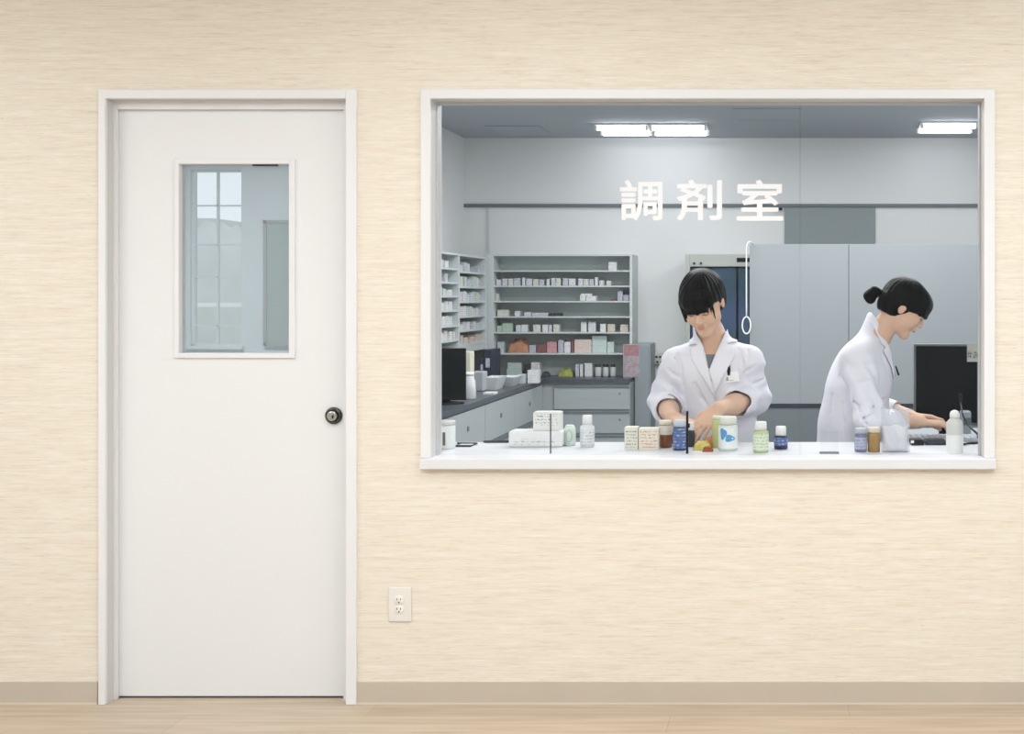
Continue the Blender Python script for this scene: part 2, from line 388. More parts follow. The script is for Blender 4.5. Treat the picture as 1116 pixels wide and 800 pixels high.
for py in (224, 266.5, 302, 355): zz = UZ(py, 4.03); box(bm, wx0, wx1, 4.035, 4.06, zz - 0.005, zz + 0.005)
fin('window_frame', bm, MU, w2)
B('window_sill', wx0 - 0.02, wx1 + 0.02, 3.96, 4.0, wz0 - 0.02, wz0, MU, w2)
B('window_pane', wx0, wx1, 4.046, 4.050, wz0, wz1, thin_glass('outer_glass', (0.95, 0.96, 0.96), 0.02), w2)
# recessed grey-green board on the corridor's back wall
bx0_, bx1_, bz0_, bz1_ = UX(287, 3.97), UX(345, 3.97), UZ(377, 3.97), UZ(240, 3.97)
bd = B('notice_board', bx0_ + .02, bx1_ - .02, 3.975, 4.0, bz0_ + .02, bz1_ - .02, mat('board_green', (122, 142, 142), 0.6, noise=0.05, nscale=(4, 4, 4)))
tag(bd, 'tall grey-green board on the far wall seen through the door window', 'board')
bm = bmesh.new()
for a in ((bx0_, bx0_ + .022, bz0_, bz1_), (bx1_ - .022, bx1_, bz0_, bz1_), (bx0_, bx1_, bz1_ - .022, bz1_), (bx0_, bx1_, bz0_, bz0_ + .022)): box(bm, a[0], a[1], 3.965, 4.0, a[2], a[3])
fin('board_frame', bm, mat('board_frame', (118, 128, 134), 0.5), bd)
# outdoors
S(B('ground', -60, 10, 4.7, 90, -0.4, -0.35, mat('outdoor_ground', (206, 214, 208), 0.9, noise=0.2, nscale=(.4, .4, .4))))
fence = B('guard_rail', -13, -5, 11.0, 11.12, UZ(334.5, 11), UZ(330, 11), PLW)
tag(fence, 'white horizontal rail outside the far gridded window', 'rail')
for k in range(6): B('post', -12.6 + k * 1.4, -12.52 + k * 1.4, 11.02, 11.1, -0.36, UZ(334.5, 11), PLW, fence)
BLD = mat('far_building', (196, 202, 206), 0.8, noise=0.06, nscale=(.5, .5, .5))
bm = bmesh.new(); 
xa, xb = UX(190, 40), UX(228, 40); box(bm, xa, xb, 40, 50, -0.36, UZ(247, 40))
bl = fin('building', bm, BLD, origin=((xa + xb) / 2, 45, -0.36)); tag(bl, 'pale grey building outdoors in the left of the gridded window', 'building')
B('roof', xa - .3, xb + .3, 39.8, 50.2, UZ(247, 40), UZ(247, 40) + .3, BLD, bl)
for i in range(3):
    B('window', xa + 1 + i * 3, xa + 2.4 + i * 3, 39.95, 40.02, 1.2, 2.6, STEELD, bl)
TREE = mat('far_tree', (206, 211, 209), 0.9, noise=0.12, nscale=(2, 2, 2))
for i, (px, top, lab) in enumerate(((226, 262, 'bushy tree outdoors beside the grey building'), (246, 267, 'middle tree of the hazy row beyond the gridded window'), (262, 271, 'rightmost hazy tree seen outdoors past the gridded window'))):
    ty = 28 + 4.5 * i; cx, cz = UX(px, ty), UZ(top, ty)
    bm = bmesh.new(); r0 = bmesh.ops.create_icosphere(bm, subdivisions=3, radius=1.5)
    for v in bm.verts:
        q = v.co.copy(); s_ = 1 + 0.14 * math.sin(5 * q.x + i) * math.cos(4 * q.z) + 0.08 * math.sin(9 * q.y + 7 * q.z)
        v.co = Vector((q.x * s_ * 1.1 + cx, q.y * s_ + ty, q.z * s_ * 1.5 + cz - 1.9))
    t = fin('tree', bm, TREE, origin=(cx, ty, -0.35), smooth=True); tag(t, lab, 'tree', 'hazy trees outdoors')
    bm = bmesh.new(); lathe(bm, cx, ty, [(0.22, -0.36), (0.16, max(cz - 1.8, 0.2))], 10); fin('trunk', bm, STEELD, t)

# ================================================================== PHARMACY FURNITURE
# --- ceiling lights
LAMPM = emis('tube_glow', (250, 251, 255), 22.0)
def lamp_fix(pxa, pxb, pya, pyb, lab, grp):
    Ta = F * (ZC - 0.03 - CAMZ) / (CY - pya); Tb = F * (ZC - 0.03 - CAMZ) / (CY - pyb)
    ya, yb = Ta - 4, Tb - 4
    xa, xb = UX(pxa, (ya + yb) / 2), UX(pxb, (ya + yb) / 2)
    b = B('ceiling_light', xa - 0.01, xb + 0.01, ya - 0.03, yb + 0.03, ZC - 0.012, ZC, mat('lamp_housing', (215, 220, 224), 0.5))
    b.location.z += 0.0
    tag(b, lab, 'ceiling light', grp)
    for y in (ya, yb):
        bm = bmesh.new(); tube(bm, [(xa, y, ZC - 0.030), (xb, y, ZC - 0.030)], 0.011, 10); fin('fluorescent_tube', bm, LAMPM, b)
        for x in (xa, xb): B('lamp_holder', x - 0.008, x + 0.008, y - 0.012, y + 0.012, ZC - 0.042, ZC - 0.010, PLW, b)
    return b
lamp_fix(653, 707, 140, 146, 'left of the two lit twin-tube ceiling lights in the middle', 'lit fluorescent ceiling lights')
lamp_fix(712, 770, 140, 146, 'right of the two lit twin-tube ceiling lights in the middle', 'lit fluorescent ceiling lights')
lamp_fix(1003, 1061, 138, 143.5, 'lit twin-tube ceiling light at the far right of the window', 'lit fluorescent ceiling lights')
def hatch(pa, pb, ya_, yb_, lab):
    Ta = F * (ZC - CAMZ) / (CY - ya_); Tb = F * (ZC - CAMZ) / (CY - yb_)
    y0, y1 = Ta - 4, Tb - 4; xa, xb = UX(pa, (y0 + y1) / 2), UX(pb, (y0 + y1) / 2)
    h = B('ceiling_hatch', xa, xb, y0, y1, ZC - 0.004, ZC, INCEIL); tag(h, lab, 'hatch')
    bm = bmesh.new(); w = 0.012
    box(bm, xa - w, xa, y0 - w, y1 + w, ZC - 0.007, ZC); box(bm, xb, xb + w, y0 - w, y1 + w, ZC - 0.007, ZC)
    box(bm, xa, xb, y0 - w, y0, ZC - 0.007, ZC); box(bm, xa, xb, y1, y1 + w, ZC - 0.007, ZC)
    fin('hatch_frame', bm, mat('hatch_frame', (172, 178, 184), 0.6), h)
hatch(540, 594, 137, 148, 'square ceiling hatch above the open medicine shelves')
hatch(803, 872, 118, 130, 'ceiling hatch with thin frame right of the middle lamps')

# --- back shelf unit with base cabinet
SY = 4.19                                       # front plane of the open shelves
UXL, UXR = UX(530, SY), UX(689, SY); inL, inR = UX(538, SY), UX(686.3, SY)
zc = 0.83
su = empty('shelf_unit', ((UXL + UXR) / 2, SY + 0.1, zc))
tag(su, 'wide open shelf unit of pale steel full of medicine cartons on back wall', 'shelf unit')
ztop = UZ(277, SY); zin = UZ(279, SY)
B('side_panel', UXL, inL, SY, YB - .001, zc, ztop, SHELFW, su); B('side_panel', inR, UXR, SY, YB - .001, zc, ztop, SHELFW, su)
B('top_panel', inL, inR, SY, YB - .001, zin, ztop, SHELFW, su); B('back_panel', inL, inR, SY + .19, SY + .20, zc, zin, SHELFB, su)
SH = [UZ(p, SY) for p in (294.6, 311.3, 328.0, 344.8, 362.0, 385.0)]
for z in SH: B('shelf', inL, inR, SY + 0.004, SY + .19, z - 0.010, z, SHELFW, su)
SHZ = SH + [zc]
# base cabinets: back run
bc = empty('base_cabinet', (-1.36, 4.1, 0)); tag(bc, 'low grey drawer cabinet under the open shelf unit', 'cabinet')
cfy = 4.02
xl, xr = UX(590, cfy), UX(687, cfy)
B('body', UX(590, cfy), xr, cfy, YB - .002, 0, zc - 0.03, UNIT, bc)
B('worktop', UX(586, cfy), xr - 0.004, cfy - 0.02, YB - .002, zc - 0.03, zc - 0.0005, TOPG, bc)
for (pa, pb) in ((421, 446), (449, 472), (475, 505), (508, 555)):
    z0, z1 = UZ(pb, cfy), UZ(pa, cfy)
    d = B('drawer', UX(604, cfy), xr - 0.004, cfy - 0.016, cfy, max(z0, 0.06), z1, UNIT, bc, bev=0.002)
    bm = bmesh.new(); box(bm, UX(604, cfy), xr - 0.004, cfy - 0.022, cfy - 0.012, z1 - 0.008, z1 + 0.002); fin('drawer_pull', bm, STEELD, d)
    bm = bmesh.new(); ydisc(bm, xr - 0.07, z1 - 0.05, [(0.006, cfy - 0.016), (0.006, cfy - 0.02), (0.001, cfy - 0.021)], 12); fin('keyhole', bm, STEELD, d)
# left run
lc = empty('side_cabinet', (-1.9, 2.5, 0)); tag(lc, 'long low grey cabinet with dark worktop along the left wall', 'cabinet')
LFX = -1.665
B('body', -1.985, LFX - 0.02, 1.0, cfy - 0.03, 0, zc - 0.03, UNIT, lc)
B('worktop', -1.995, LFX, 0.97, cfy - 0.025, zc - 0.03, zc, TOPG, lc)
B('worktop', -2.345, -1.996, 2.66, YB - .3, zc - 0.03, zc, TOPG, lc)
B('body', -2.34, -1.99, 2.66, YB - .3, 0, zc - 0.03, UNIT, lc)
yy = [1.0, 1.75, 2.45, 3.15, 3.95]
for i in range(4):
    d = B('drawer', LFX - 0.02, LFX - 0.004, yy[i] + 0.004, yy[i + 1] - 0.004, 0.585, zc - 0.036, UNIT, lc, bev=0.001)
    bm = bmesh.new(); box(bm, LFX - 0.005, LFX + 0.002, (yy[i] + yy[i + 1]) / 2 - 0.012, (yy[i] + yy[i + 1]) / 2 + 0.012, 0.69, 0.715, 0.002); fin('drawer_knob', bm, STEELD, d)
    B('drawer_pull', LFX - 0.018, LFX - 0.002, yy[i], yy[i + 1], 0.555, 0.583, STEELD, lc)
    B('door', LFX - 0.02, LFX - 0.006, yy[i] + 0.004, yy[i + 1] - 0.004, 0.08, 0.55, UNIT, lc, bev=0.001)

# left wall shelf unit (two bays)
LX = -2.10
ls = empty('wall_shelf_unit', (-2.2, 3.6, 1.0)); tag(ls, 'tall white open shelf unit with two bays on the left wall', 'shelf unit')
b1 = (2.93, 3.46); b2 = (3.49, 4.12)
for (ya, yb) in ((2.90, 2.93), (3.46, 3.49), (4.12, 4.17)): B('side_panel', -2.345, LX, ya, yb, 0.832 if ya < 3 else 1.03, 1.665, SHELFW, ls)
B('top_panel', -2.345, LX - .001, 2.93, 4.12, 1.652, 1.665, SHELFW, ls)
B('back_panel', -2.348, -2.338, 2.93, 4.12, 1.03, 1.652, SHELFB, ls)
z1s = [1.57, 1.482, 1.397, 1.307, 1.212, 1.120, 1.015]; z2s = [1.557, 1.46, 1.363, 1.267, 1.176, 1.085]
for z in z1s: B('shelf', -2.338, LX - 0.002, b1[0], b1[1], z - 0.012, z, SHELFW, ls)
for z in z2s: B('shelf', -2.338, LX - 0.002, b2[0], b2[1], z - 0.014, z, SHELFW, ls)
B('valance', -2.338, LX - 0.002, b2[0], b2[1], 1.03, 1.07, SHELFW, ls)

# cartons
def carton(x0, x1, y0, y1, z0, h, m, name='medicine_carton', face='y'):
    """folding carton: bevelled board body with a tucked lid flap standing slightly proud"""
    bm = bmesh.new()
    w = x1 - x0; d = y1 - y0; b = min(0.0012, w * .06, d * .06)
    box(bm, x0, x1, y0, y1, z0, z0 + h * 0.985, b)
    if face == 'y': box(bm, x0 + w * .04, x1 - w * .04, y0 + d * .02, y1 - d * .02, z0 + h * .97, z0 + h, b * .5)
    else: box(bm, x0 + w * .02, x1 - w * .02, y0 + d * .04, y1 - d * .04, z0 + h * .97, z0 + h, b * .5)
    return fin(name, bm, m, origin=((x0 + x1) / 2, (y0 + y1) / 2, z0))
PALE = [printed('print_pale_a', (214, 218, 224), (150, 158, 168), .5), printed('print_pale_b', (226, 228, 230), (160, 150, 160), .52),
        printed('print_pale_c', (200, 206, 214), (130, 140, 150), .5), printed('print_pale_d', (222, 222, 214), (150, 150, 140), .5)]
GRN = printed('print_green', (184, 202, 188), (120, 160, 136), .5)
MINT = printed('print_mint', (204, 215, 211), (140, 176, 170), .5)
BEI = [printed('print_beige_a', (206, 192, 180), (150, 120, 110), .5), printed('print_beige_b', (214, 204, 192), (140, 126, 112), .5)]
PINK = printed('print_pink', (200, 158, 162), (180, 96, 110), .5)
REDT = printed('print_redtext', (222, 212, 206), (196, 126, 116), .5, scale=(160, 160, 260))
ORG = mat('orange_pouch', (190, 140, 112), 0.5, noise=0.25, nscale=(30, 30, 30), bump=.002)
LIL = printed('print_lilac', (190, 190, 202), (140, 136, 166), .5)
DKR = mat('dark_red_card', (130, 92, 94), 0.5)
DARK = mat('dark_grey_plastic', (62, 68, 74), 0.45)
YG = mat('yellow_green_pouch', (160, 170, 92), 0.5, noise=0.2, nscale=(60, 60, 60), bump=.002)
back_rows = {
 0: [(663, 672, 285.5, PALE[1], 'small white printed carton')],
 1: [(a, b, t, None, None) for a, b, t in ((541, 546, 304.5), (547.3, 552.8, 303.5), (553.8, 559.3, 303.5), (560, 567, 303), (569, 572, 302.5), (573.3, 579.8, 303.5), (581, 586.6, 304), (587.6, 593, 304.5),
      (595.5, 598.8, 304), (600.8, 605.4, 302.8), (606, 611, 303), (613.2, 619.2, 303), (620, 627, 303.5), (630, 635.4, 303.5), (636, 641.5, 304), (642.3, 647, 304), (648.3, 651.4, 302), (653, 658.2, 305.5), (661, 665.6, 306))],
 2: [(540.5, 543, 320, PALE[3], 'narrow pale carton'), (632, 638, 321.5, PALE[1], 'white carton'), (638.6, 650, 322.5, PALE[1], 'wide white carton'), (666, 671.5, 326.2, DKR, 'low red-brown packet'),
     (673, 678.6, 317.3, LIL, 'upright lilac-grey carton'), (679.2, 685.5, 321.4, LIL, 'low lilac-grey carton')],
 3: [(542, 554, 337.8, PALE[3], 'wide pale carton'), (561, 566.4, 339.3, PALE[1], 'small square white carton'), (571, 578.7, 340.4, PALE[0], 'low pale carton'), (579.6, 597, 341, PALE[2], 'long low bluish carton'),
     (598, 604, 341.8, DARK, 'low dark packet'), (605, 611.5, 341.5, DARK, 'dark flat packet')],
 4: [(541.6, 546.6, 355, GRN, 'small green carton'), (547.2, 558.4, 352.2, GRN, 'large pale green carton'), (562, 567.6, 354.4, PALE[0], 'pale carton'), (568.2, 575, 354, PALE[1], 'bright white carton'),
     (581, 588.8, 354.2, PALE[3], 'square cream-white carton'), (591, 597.2, 354, PALE[1], 'white carton'), (598.2, 601.2, 354.2, PALE[0], 'narrow pale carton'), (603, 609.4, 353.8, PALE[3], 'cream-white carton'),
     (633, 639.2, 351, PALE[1], 'tall white carton'), (641, 649.2, 351, PALE[0], 'tall pale carton'), (654, 660.2, 353.2, PALE[1], 'white carton'), (662, 670, 353.4, BEI[1], 'beige-white carton'), (676, 684.6, 354, BEI[1], 'dull beige carton')],
 5: [(542, 549, 373, PALE[2], 'grey carton'), (576.8, 584, 376.6, LIL, 'low lilac carton'), (585, 595.5, 375.5, DKR, 'dark wine-red carton'), (596.2, 606.6, 373, PINK, 'pink printed carton'), (608.2, 614.2, 371, LIL, 'lilac-white carton'),
     (615, 621.6, 373, PALE[1], 'white carton'), (622.2, 625.4, 372, DKR, 'narrow dark red carton'), (626, 644.6, 370.3, REDT, 'wide cream carton with red print'), (645.2, 661, 366.2, MINT, 'tall mint green carton'), (661.6, 669, 373, MINT, 'short mint green carton')],
 6: [(552, 568.5, 402.5, MINT, 'wide pale green carton'), (578.6, 588, 395, PALE[1], 'tall white carton'), (571, 578, 398, DARK, 'dark packet'),
     (627, 630.8, 397, PALE[2], 'narrow grey carton'), (631.8, 635.2, 397, PALE[1], 'narrow white carton'), (637, 645.2, 396, PALE[1], 'square white carton with dark edge')],
}
SN = ['topmost', 'second', 'third', 'fourth', 'fifth', 'sixth', 'lowest']
iy = SY + 0.05
for s, items in back_rows.items():
    for i, (a, b, t, m, lab) in enumerate(items):
        z0 = SHZ[s]; x0, x1 = UX(a, iy), UX(b, iy); h = UZ(t, iy) - UZ([294.6, 311.3, 328.0, 344.8, 362.0, 385.0, 410.6][s], iy)
        if m is None: m = PALE[(i * 7 + 1) % 4]; lab = ['pale grey', 'off-white', 'bluish white', 'cream-white'][(i * 7 + 1) % 4] + ' carton'
        o = carton(x0, x1, iy, iy + 0.06 + 0.02 * ((i * 5) % 3), z0, h, m)
        pos = ('only thing standing' if len(items) == 1 else f'{ORD[i]} carton from the left')
        tag(o, f'{lab}, {pos}, {SN[s]} shelf of back unit', 'carton', f'cartons on the {SN[s]} shelf of the back unit')
# special shapes on the back shelves
o = carton(UX(633, iy), UX(645, iy), iy + 0.005, iy + 0.05, UZ(322.5, iy) - UZ(328, iy) + SHZ[2] + 0.0005, 0.016, PALE[1]); o['group'] = 'cartons on the third shelf of the back unit'
tag(o, 'flat white carton lying on top of the wide white carton, third shelf', 'carton', 'cartons on the third shelf of the back unit')
o = carton(UX(553, iy), UX(568, iy), iy + 0.004, iy + 0.055, UZ(402.5, iy) - UZ(410.6, iy) + zc + .0005, 0.045, MINT)
tag(o, 'pale green carton stacked on another, left end of lowest back shelf', 'carton', 'cartons on the lowest shelf of the back unit')
def pouch(x0, x1, y0, y1, z0, h, m, name='medicine_pouch', seed=0):
    bm = bmesh.new(); bmesh.ops.create_grid(bm, x_segments=14, y_segments=10, size=0.5)
    top = list(bm.verts)
    cx, cy = (x0 + x1) / 2, (y0 + y1) / 2
    for v in top:
        u, w = v.co.x * 2, v.co.y * 2
        g = max(0, (1 - abs(u) ** 3.5)) * max(0, (1 - abs(w) ** 3.5))
        g = g ** .5 * (0.82 + 0.18 * math.sin(6 * u + seed) * math.cos(5 * w + seed * 2))
        v.co = Vector((cx + u * (x1 - x0) / 2, cy + w * (y1 - y0) / 2, z0 + 0.002 + (h - .002) * g))
    geo = bmesh.ops.extrude_face_region(bm, geom=list(bm.faces))
    for v in geo['geom']:
        if isinstance(v, bmesh.types.BMVert): v.co.z = z0
    return fin(name, bm, m, origin=(cx, cy, z0), smooth=True)
o = pouch(UX(552.5, iy), UX(576.3, iy), iy, iy + .12, SHZ[5], 0.105, ORG, seed=1); tag(o, 'orange rounded pouch between cartons on sixth shelf of the back unit', 'pouch')
o = pouch(UX(608, iy), UX(624, iy), iy, iy + .12, zc, 0.062, YG, seed=2); tag(o, 'yellow-green pouch lying on the lowest back shelf', 'pouch')
o = pouch(UX(590, iy), UX(598, iy), iy, iy + .08, zc, 0.038, DARK, seed=3); tag(o, 'small dark pouch left of the yellow-green pouch', 'pouch')
JARW = mat('jar_label_white', (205, 210, 208), 0.4)
for i, (a, b) in enumerate(((647.5, 654.4), (656, 662.4), (664, 670.4))):
    cx = (UX(a, iy) + UX(b, iy)) / 2; r = (UX(b, iy) - UX(a, iy)) / 2
    bm = bmesh.new(); lathe(bm, cx, iy + .04, [(r * .92, zc), (r, zc + .006), (r, zc + .058), (r * .8, zc + .068)], 18)
    j = fin('jar', bm, JARW, origin=(cx, iy + .04, zc)); tag(j, f'{["leftmost","middle","rightmost"][i]} of three white jars with dark lids on lowest back shelf', 'jar', 'jars with dark lids')
    bm = bmesh.new(); lathe(bm, cx, iy + .04, [(r * .84, zc + .066), (r * .84, zc + .084), (r * .7, zc + .086)], 18); fin('lid', bm, DARK, j)
# cartons on the left wall shelves
def left_fill(zs, y0, y1, bay, bayname):
    for s, z in enumerate(zs):
        gap = (zs[s - 1] - z - 0.02) if s else 0.07
        y = y0 + 0.012; i = 0
        pal = BEI if (bay == 2 and s == 5) else PALE + [MINT]
        items = []
        while y < y1 - 0.05 and i < 9:
            w = random.uniform(0.035, 0.075)
            if y + w > y1 - 0.008: break
            if random.random() < (0.5 if (bay, s) in ((1, 1), (2, 0)) else 0.10): y += w; continue
            items.append((y, w)); y += w + random.uniform(0.003, 0.02); i += 1
        for i, (y, w) in enumerate(items):
            h = gap * random.uniform(0.5, 0.85); m = random.choice(pal); cn = 'pale'
            if m in BEI: cn = 'beige'
            elif m is MINT: cn = 'pale green'
            if bay == 1 and s == 4 and i == 2: m = PINK; cn = 'pinkish red'; h = gap * .8
            if bay == 1 and s == 6 and i == 1: m = DKR; cn = 'dark red'; h = gap * .6
            dep = random.uniform(0.07, 0.11); xf = LX - random.uniform(0.012, 0.03)
            o = carton(xf - dep, xf, y, y + w, z, h, m, face='x')
            tag(o, f'{cn} carton, {ORD[i]} from the near end, {ORD[s]} shelf down, {bayname} bay of left-wall shelves', 'carton', f'cartons in the {bayname} bay of the left wall shelves')
left_fill(z1s, b1[0], b1[1], 1, 'near'); left_fill(z2s, b2[0], b2[1], 2, 'far')

# objects on the left worktop
def monitor(cx, cy, zb, w, h, ang, lab, zlift=0.09, note=False, bezel=BLACK):
    root = empty('monitor', (cx, cy, zb)); root.rotation_euler = (0, 0, ang); tag(root, lab, 'monitor')
    def loc(name, bm, m):
        me = bpy.data.meshes.new(name); bmesh.ops.recalc_face_normals(bm, faces=bm.faces); bm.to_mesh(me); bm.free(); me.materials.append(m)
        o = bpy.data.objects.new(name, me); COL.objects.link(o); o.parent = root; return o
    bm = bmesh.new(); box(bm, -w / 2, w / 2, 0, 0.03, zlift, zlift + h, 0.004, 2); box(bm, -w * .3, w * .3, 0.03, 0.06, zlift + h * .2, zlift + h * .8, 0.01, 2); loc('housing', bm, bezel)
    bm = bmesh.new(); box(bm, -w / 2 + .010, w / 2 - .010, -0.003, 0.002, zlift + .014, zlift + h - .010); loc('screen', bm, SCREEN)
    bm = bmesh.new(); box(bm, -0.03, 0.03, 0.03, 0.05, 0.01, zlift + h * .4, .003); loc('stand', bm, BLACK)
    bm = bmesh.new(); lathe(bm, 0, 0.03, [(0.10, 0), (0.10, .006), (0.04, .014)], 28, 1, .8); loc('base', bm, BLACK)
    if note:
        bm = bmesh.new(); box(bm, w / 2 - .052, w / 2 + 0.004, -0.0065, -0.0035, zlift + h - .075, zlift + h + .004)
        loc('paper_note', bm, mat('note_paper', (196, 196, 190), 0.7))['label'] = 'cream handwritten note'
        bm = bmesh.new()
        for k, (a, b, c, d) in enumerate(((-.048, -.046, .030, .052), (-.040, -.038, .026, .054), (-.048, -.030, .044, .047), (-.048, -.032, .032, .034), (-.024, -.010, .048, .050), (-.018, -.016, .024, .054), (-.026, -.006, .038, .040), (-.010, -.008, .026, .044), (-.026, -.022, .026, .034))):
            box(bm, w / 2 + a, w / 2 + b, -0.0072, -0.006, zlift + h - .085 + c, zlift + h - .085 + d)
        loc('handwriting', bm, mat('ink', (70, 66, 60), 0.7))
    return root
monitor(UX(484, 2.1), 2.1, zc, 0.22, 0.27, math.radians(14), 'dark monitor on the left worktop at the window edge', 0.02)
def yb_at(px, py_bottom): return F * (CAMZ - zc) / (py_bottom - CY) - 4
PB = mat('paper_cream', (214, 214, 196), 0.7); 
# tall cream pack, white tub, tubs, binders, trays
o = B('paper_bag', -1.897, -1.822, 2.72, 2.80, zc, zc + 0.245, PB, bev=.004); tag(o, 'tall cream paper bag standing behind the left monitor', 'bag')
B('bag_label', -1.892, -1.827, 2.718, 2.7205, zc + .03, zc + .12, mat('label_yellow', (206, 204, 150), 0.6), o)
def lathe_obj(name, cx, cy, prof, m, lab, cat, n=28, sx=1, sy=1, grp=None):
    bm = bmesh.new(); lathe(bm, cx, cy, prof, n, sx, sy); o = fin(name, bm, m, origin=(cx, cy, prof[0][1])); tag(o, lab, cat, grp); return o
TUB = mat('tub_white', (216, 220, 222), 0.45)
o = lathe_obj('white_tub', UX(511, 2.42), 2.42, [(0.036, zc), (0.040, zc + .004), (0.034, zc + .10), (0.026, zc + .115), (0.026, zc + .13)], TUB, 'white plastic tub right beside the left monitor', 'tub')
bm = bmesh.new(); lathe(bm, UX(511, 2.42), 2.42, [(0.028, zc + .128), (0.028, zc + .142), (0.024, zc + .146)], 24); fin('lid', bm, PLW, o)
o = B('grey_caddy', UX(516, 3.0), UX(529, 3.0), 2.95, 3.05, zc, zc + 0.115, mat('caddy_grey', (176, 180, 188), .5), bev=.006, seg=2); tag(o, 'light grey square caddy on the left worktop behind the white tub', 'caddy')
o = B('binder', UX(527, 3.75), UX(531.5, 3.75), 3.65, 3.9, zc, zc + .150, mat('navy_binder', (52, 60, 78), .5), bev=.002); tag(o, 'short navy binder leaning place left of the taller binder', 'binder', 'navy binders')
B('spine_label', UX(528, 3.75), UX(530.5, 3.75), 3.648, 3.6505, zc + .08, zc + .12, PALE[2], o)
o = B('binder', UX(532, 3.75), UX(539.5, 3.75), 3.65, 3.9, zc, zc + .215, mat('navy_binder', (52, 60, 78), .5), bev=.002); tag(o, 'taller navy binder in the corner between the two shelf units', 'binder', 'navy binders')
B('spine_label', UX(533.5, 3.75), UX(538, 3.75), 3.648, 3.6505, zc + .1, zc + .16, PALE[2], o)
def tray(x0, x1, y0, y1, z0, h, m, lab, fl=0.015):
    bm = bmesh.new()
    a = [bm.verts.new(v) for v in ((x0 + fl, y0 + fl, z0), (x1 - fl, y0 + fl, z0), (x1 - fl, y1 - fl, z0), (x0 + fl, y1 - fl, z0))]
    b = [bm.verts.new(v) for v in ((x0, y0, z0 + h), (x1, y0, z0 + h), (x1, y1, z0 + h), (x0, y1, z0 + h))]
    t = 0.004
    c = [bm.verts.new(v) for v in ((x0 + t, y0 + t, z0 + h), (x1 - t, y0 + t, z0 + h), (x1 - t, y1 - t, z0 + h), (x0 + t, y1 - t, z0 + h))]
    d = [bm.verts.new(v) for v in ((x0 + fl + t, y0 + fl + t, z0 + t), (x1 - fl - t, y0 + fl + t, z0 + t), (x1 - fl - t, y1 - fl - t, z0 + t), (x0 + fl + t, y1 - fl - t, z0 + t))]
    bm.faces.new(a)
    for p, q in ((a, b), (b, c), (c, d)):
        for i in range(4): bm.faces.new((p[i], p[(i + 1) % 4], q[(i + 1) % 4], q[i]))
    bm.faces.new(d)
    o = fin('tray', bm, m, origin=((x0 + x1) / 2, (y0 + y1) / 2, z0)); tag(o, lab, 'tray'); return o
tray(UX(529, 3.1), UX(546, 3.1), 3.02, 3.25, zc, 0.075, TUB, 'white open plastic tray on the left worktop in front of the navy binders', .022)
tray(UX(547, 3.35), UX(564, 3.35), 3.28, 3.5, zc, 0.06, TUB, 'pale boat-shaped plastic tray right of the white tray on left worktop', .03)
o = carton(UX(529, 2.75), UX(541, 2.75), 2.7, 2.78, zc, 0.012, PALE[1]); tag(o, 'flat white packet lying at the worktop edge before the trays', 'carton')
o = carton(UX(566, 3.6), UX(573, 3.6), 3.55, 3.63, zc, 0.06, PALE[2]); tag(o, 'bluish grey carton on the worktop corner, left of the tall one', 'carton')
o = carton(UX(575.5, 3.62), UX(587, 3.62), 3.6, 3.68, zc, 0.085, PALE[1]); tag(o, 'white carton at the inner corner of the worktops', 'carton')
o = lathe_obj('black_bottle', UX(573, 3.85), 3.85, [(0.016, zc), (0.017, zc + .05), (0.009, zc + .065), (0.009, zc + .085)], BLACK, 'small black bottle in the corner behind the white cartons', 'bottle')

# pink poster on stand and grey locker, intercom
o = B('hanging_poster', UX(679, 4.18), UX(697, 4.18), 4.182, 4.188, zc + .0, UZ(375, 4.18), printed('print_poster', (176, 168, 174), (158, 128, 134), .5, scale=(40, 40, 30)))
B('poster_picture', UX(680, 4.18), UX(696, 4.18), 4.1805, 4.1825, UZ(388, 4.18), UZ(376, 4.18), printed('print_poster_red', (166, 120, 128), (182, 150, 156), .5, scale=(60, 60, 60)), o)
tag(o, 'pinkish printed poster hanging at the right end of the open shelves', 'poster')
o = B('locker', -1.074, UX(709, 4.2), 4.2, YB - .002, 0, UZ(375, 4.2), mat('locker_grey', (158, 166, 172), .5), bev=.002)
tag(o, 'narrow grey locker between the open shelves and the glass-door fridge', 'locker')
B('door', UX(692, 4.2), UX(707.6, 4.2), 4.188, 4.2, .05, UZ(377, 4.2), mat('locker_door', (150, 160, 166), .5), o, bev=.001)
o = B('intercom', UX(712, YB - .03), UX(722.5, YB - .03), YB - .04, YB - .001, UZ(397, YB - .03), UZ(384.5, YB - .03), mat('intercom_cream', (212, 212, 204), .4), bev=.003)
tag(o, 'cream wall switch box with dark buttons left of the front pharmacist', 'switch')
for dx, dz in ((714, 388), (718, 388), (715, 393.5), (719.5, 393.5)):
    B('button', UX(dx, YB - .05), UX(dx + 2.6, YB - .05), YB - .046, YB - .039, UZ(dz + 2, YB - .05), UZ(dz, YB - .05), DARK, o)

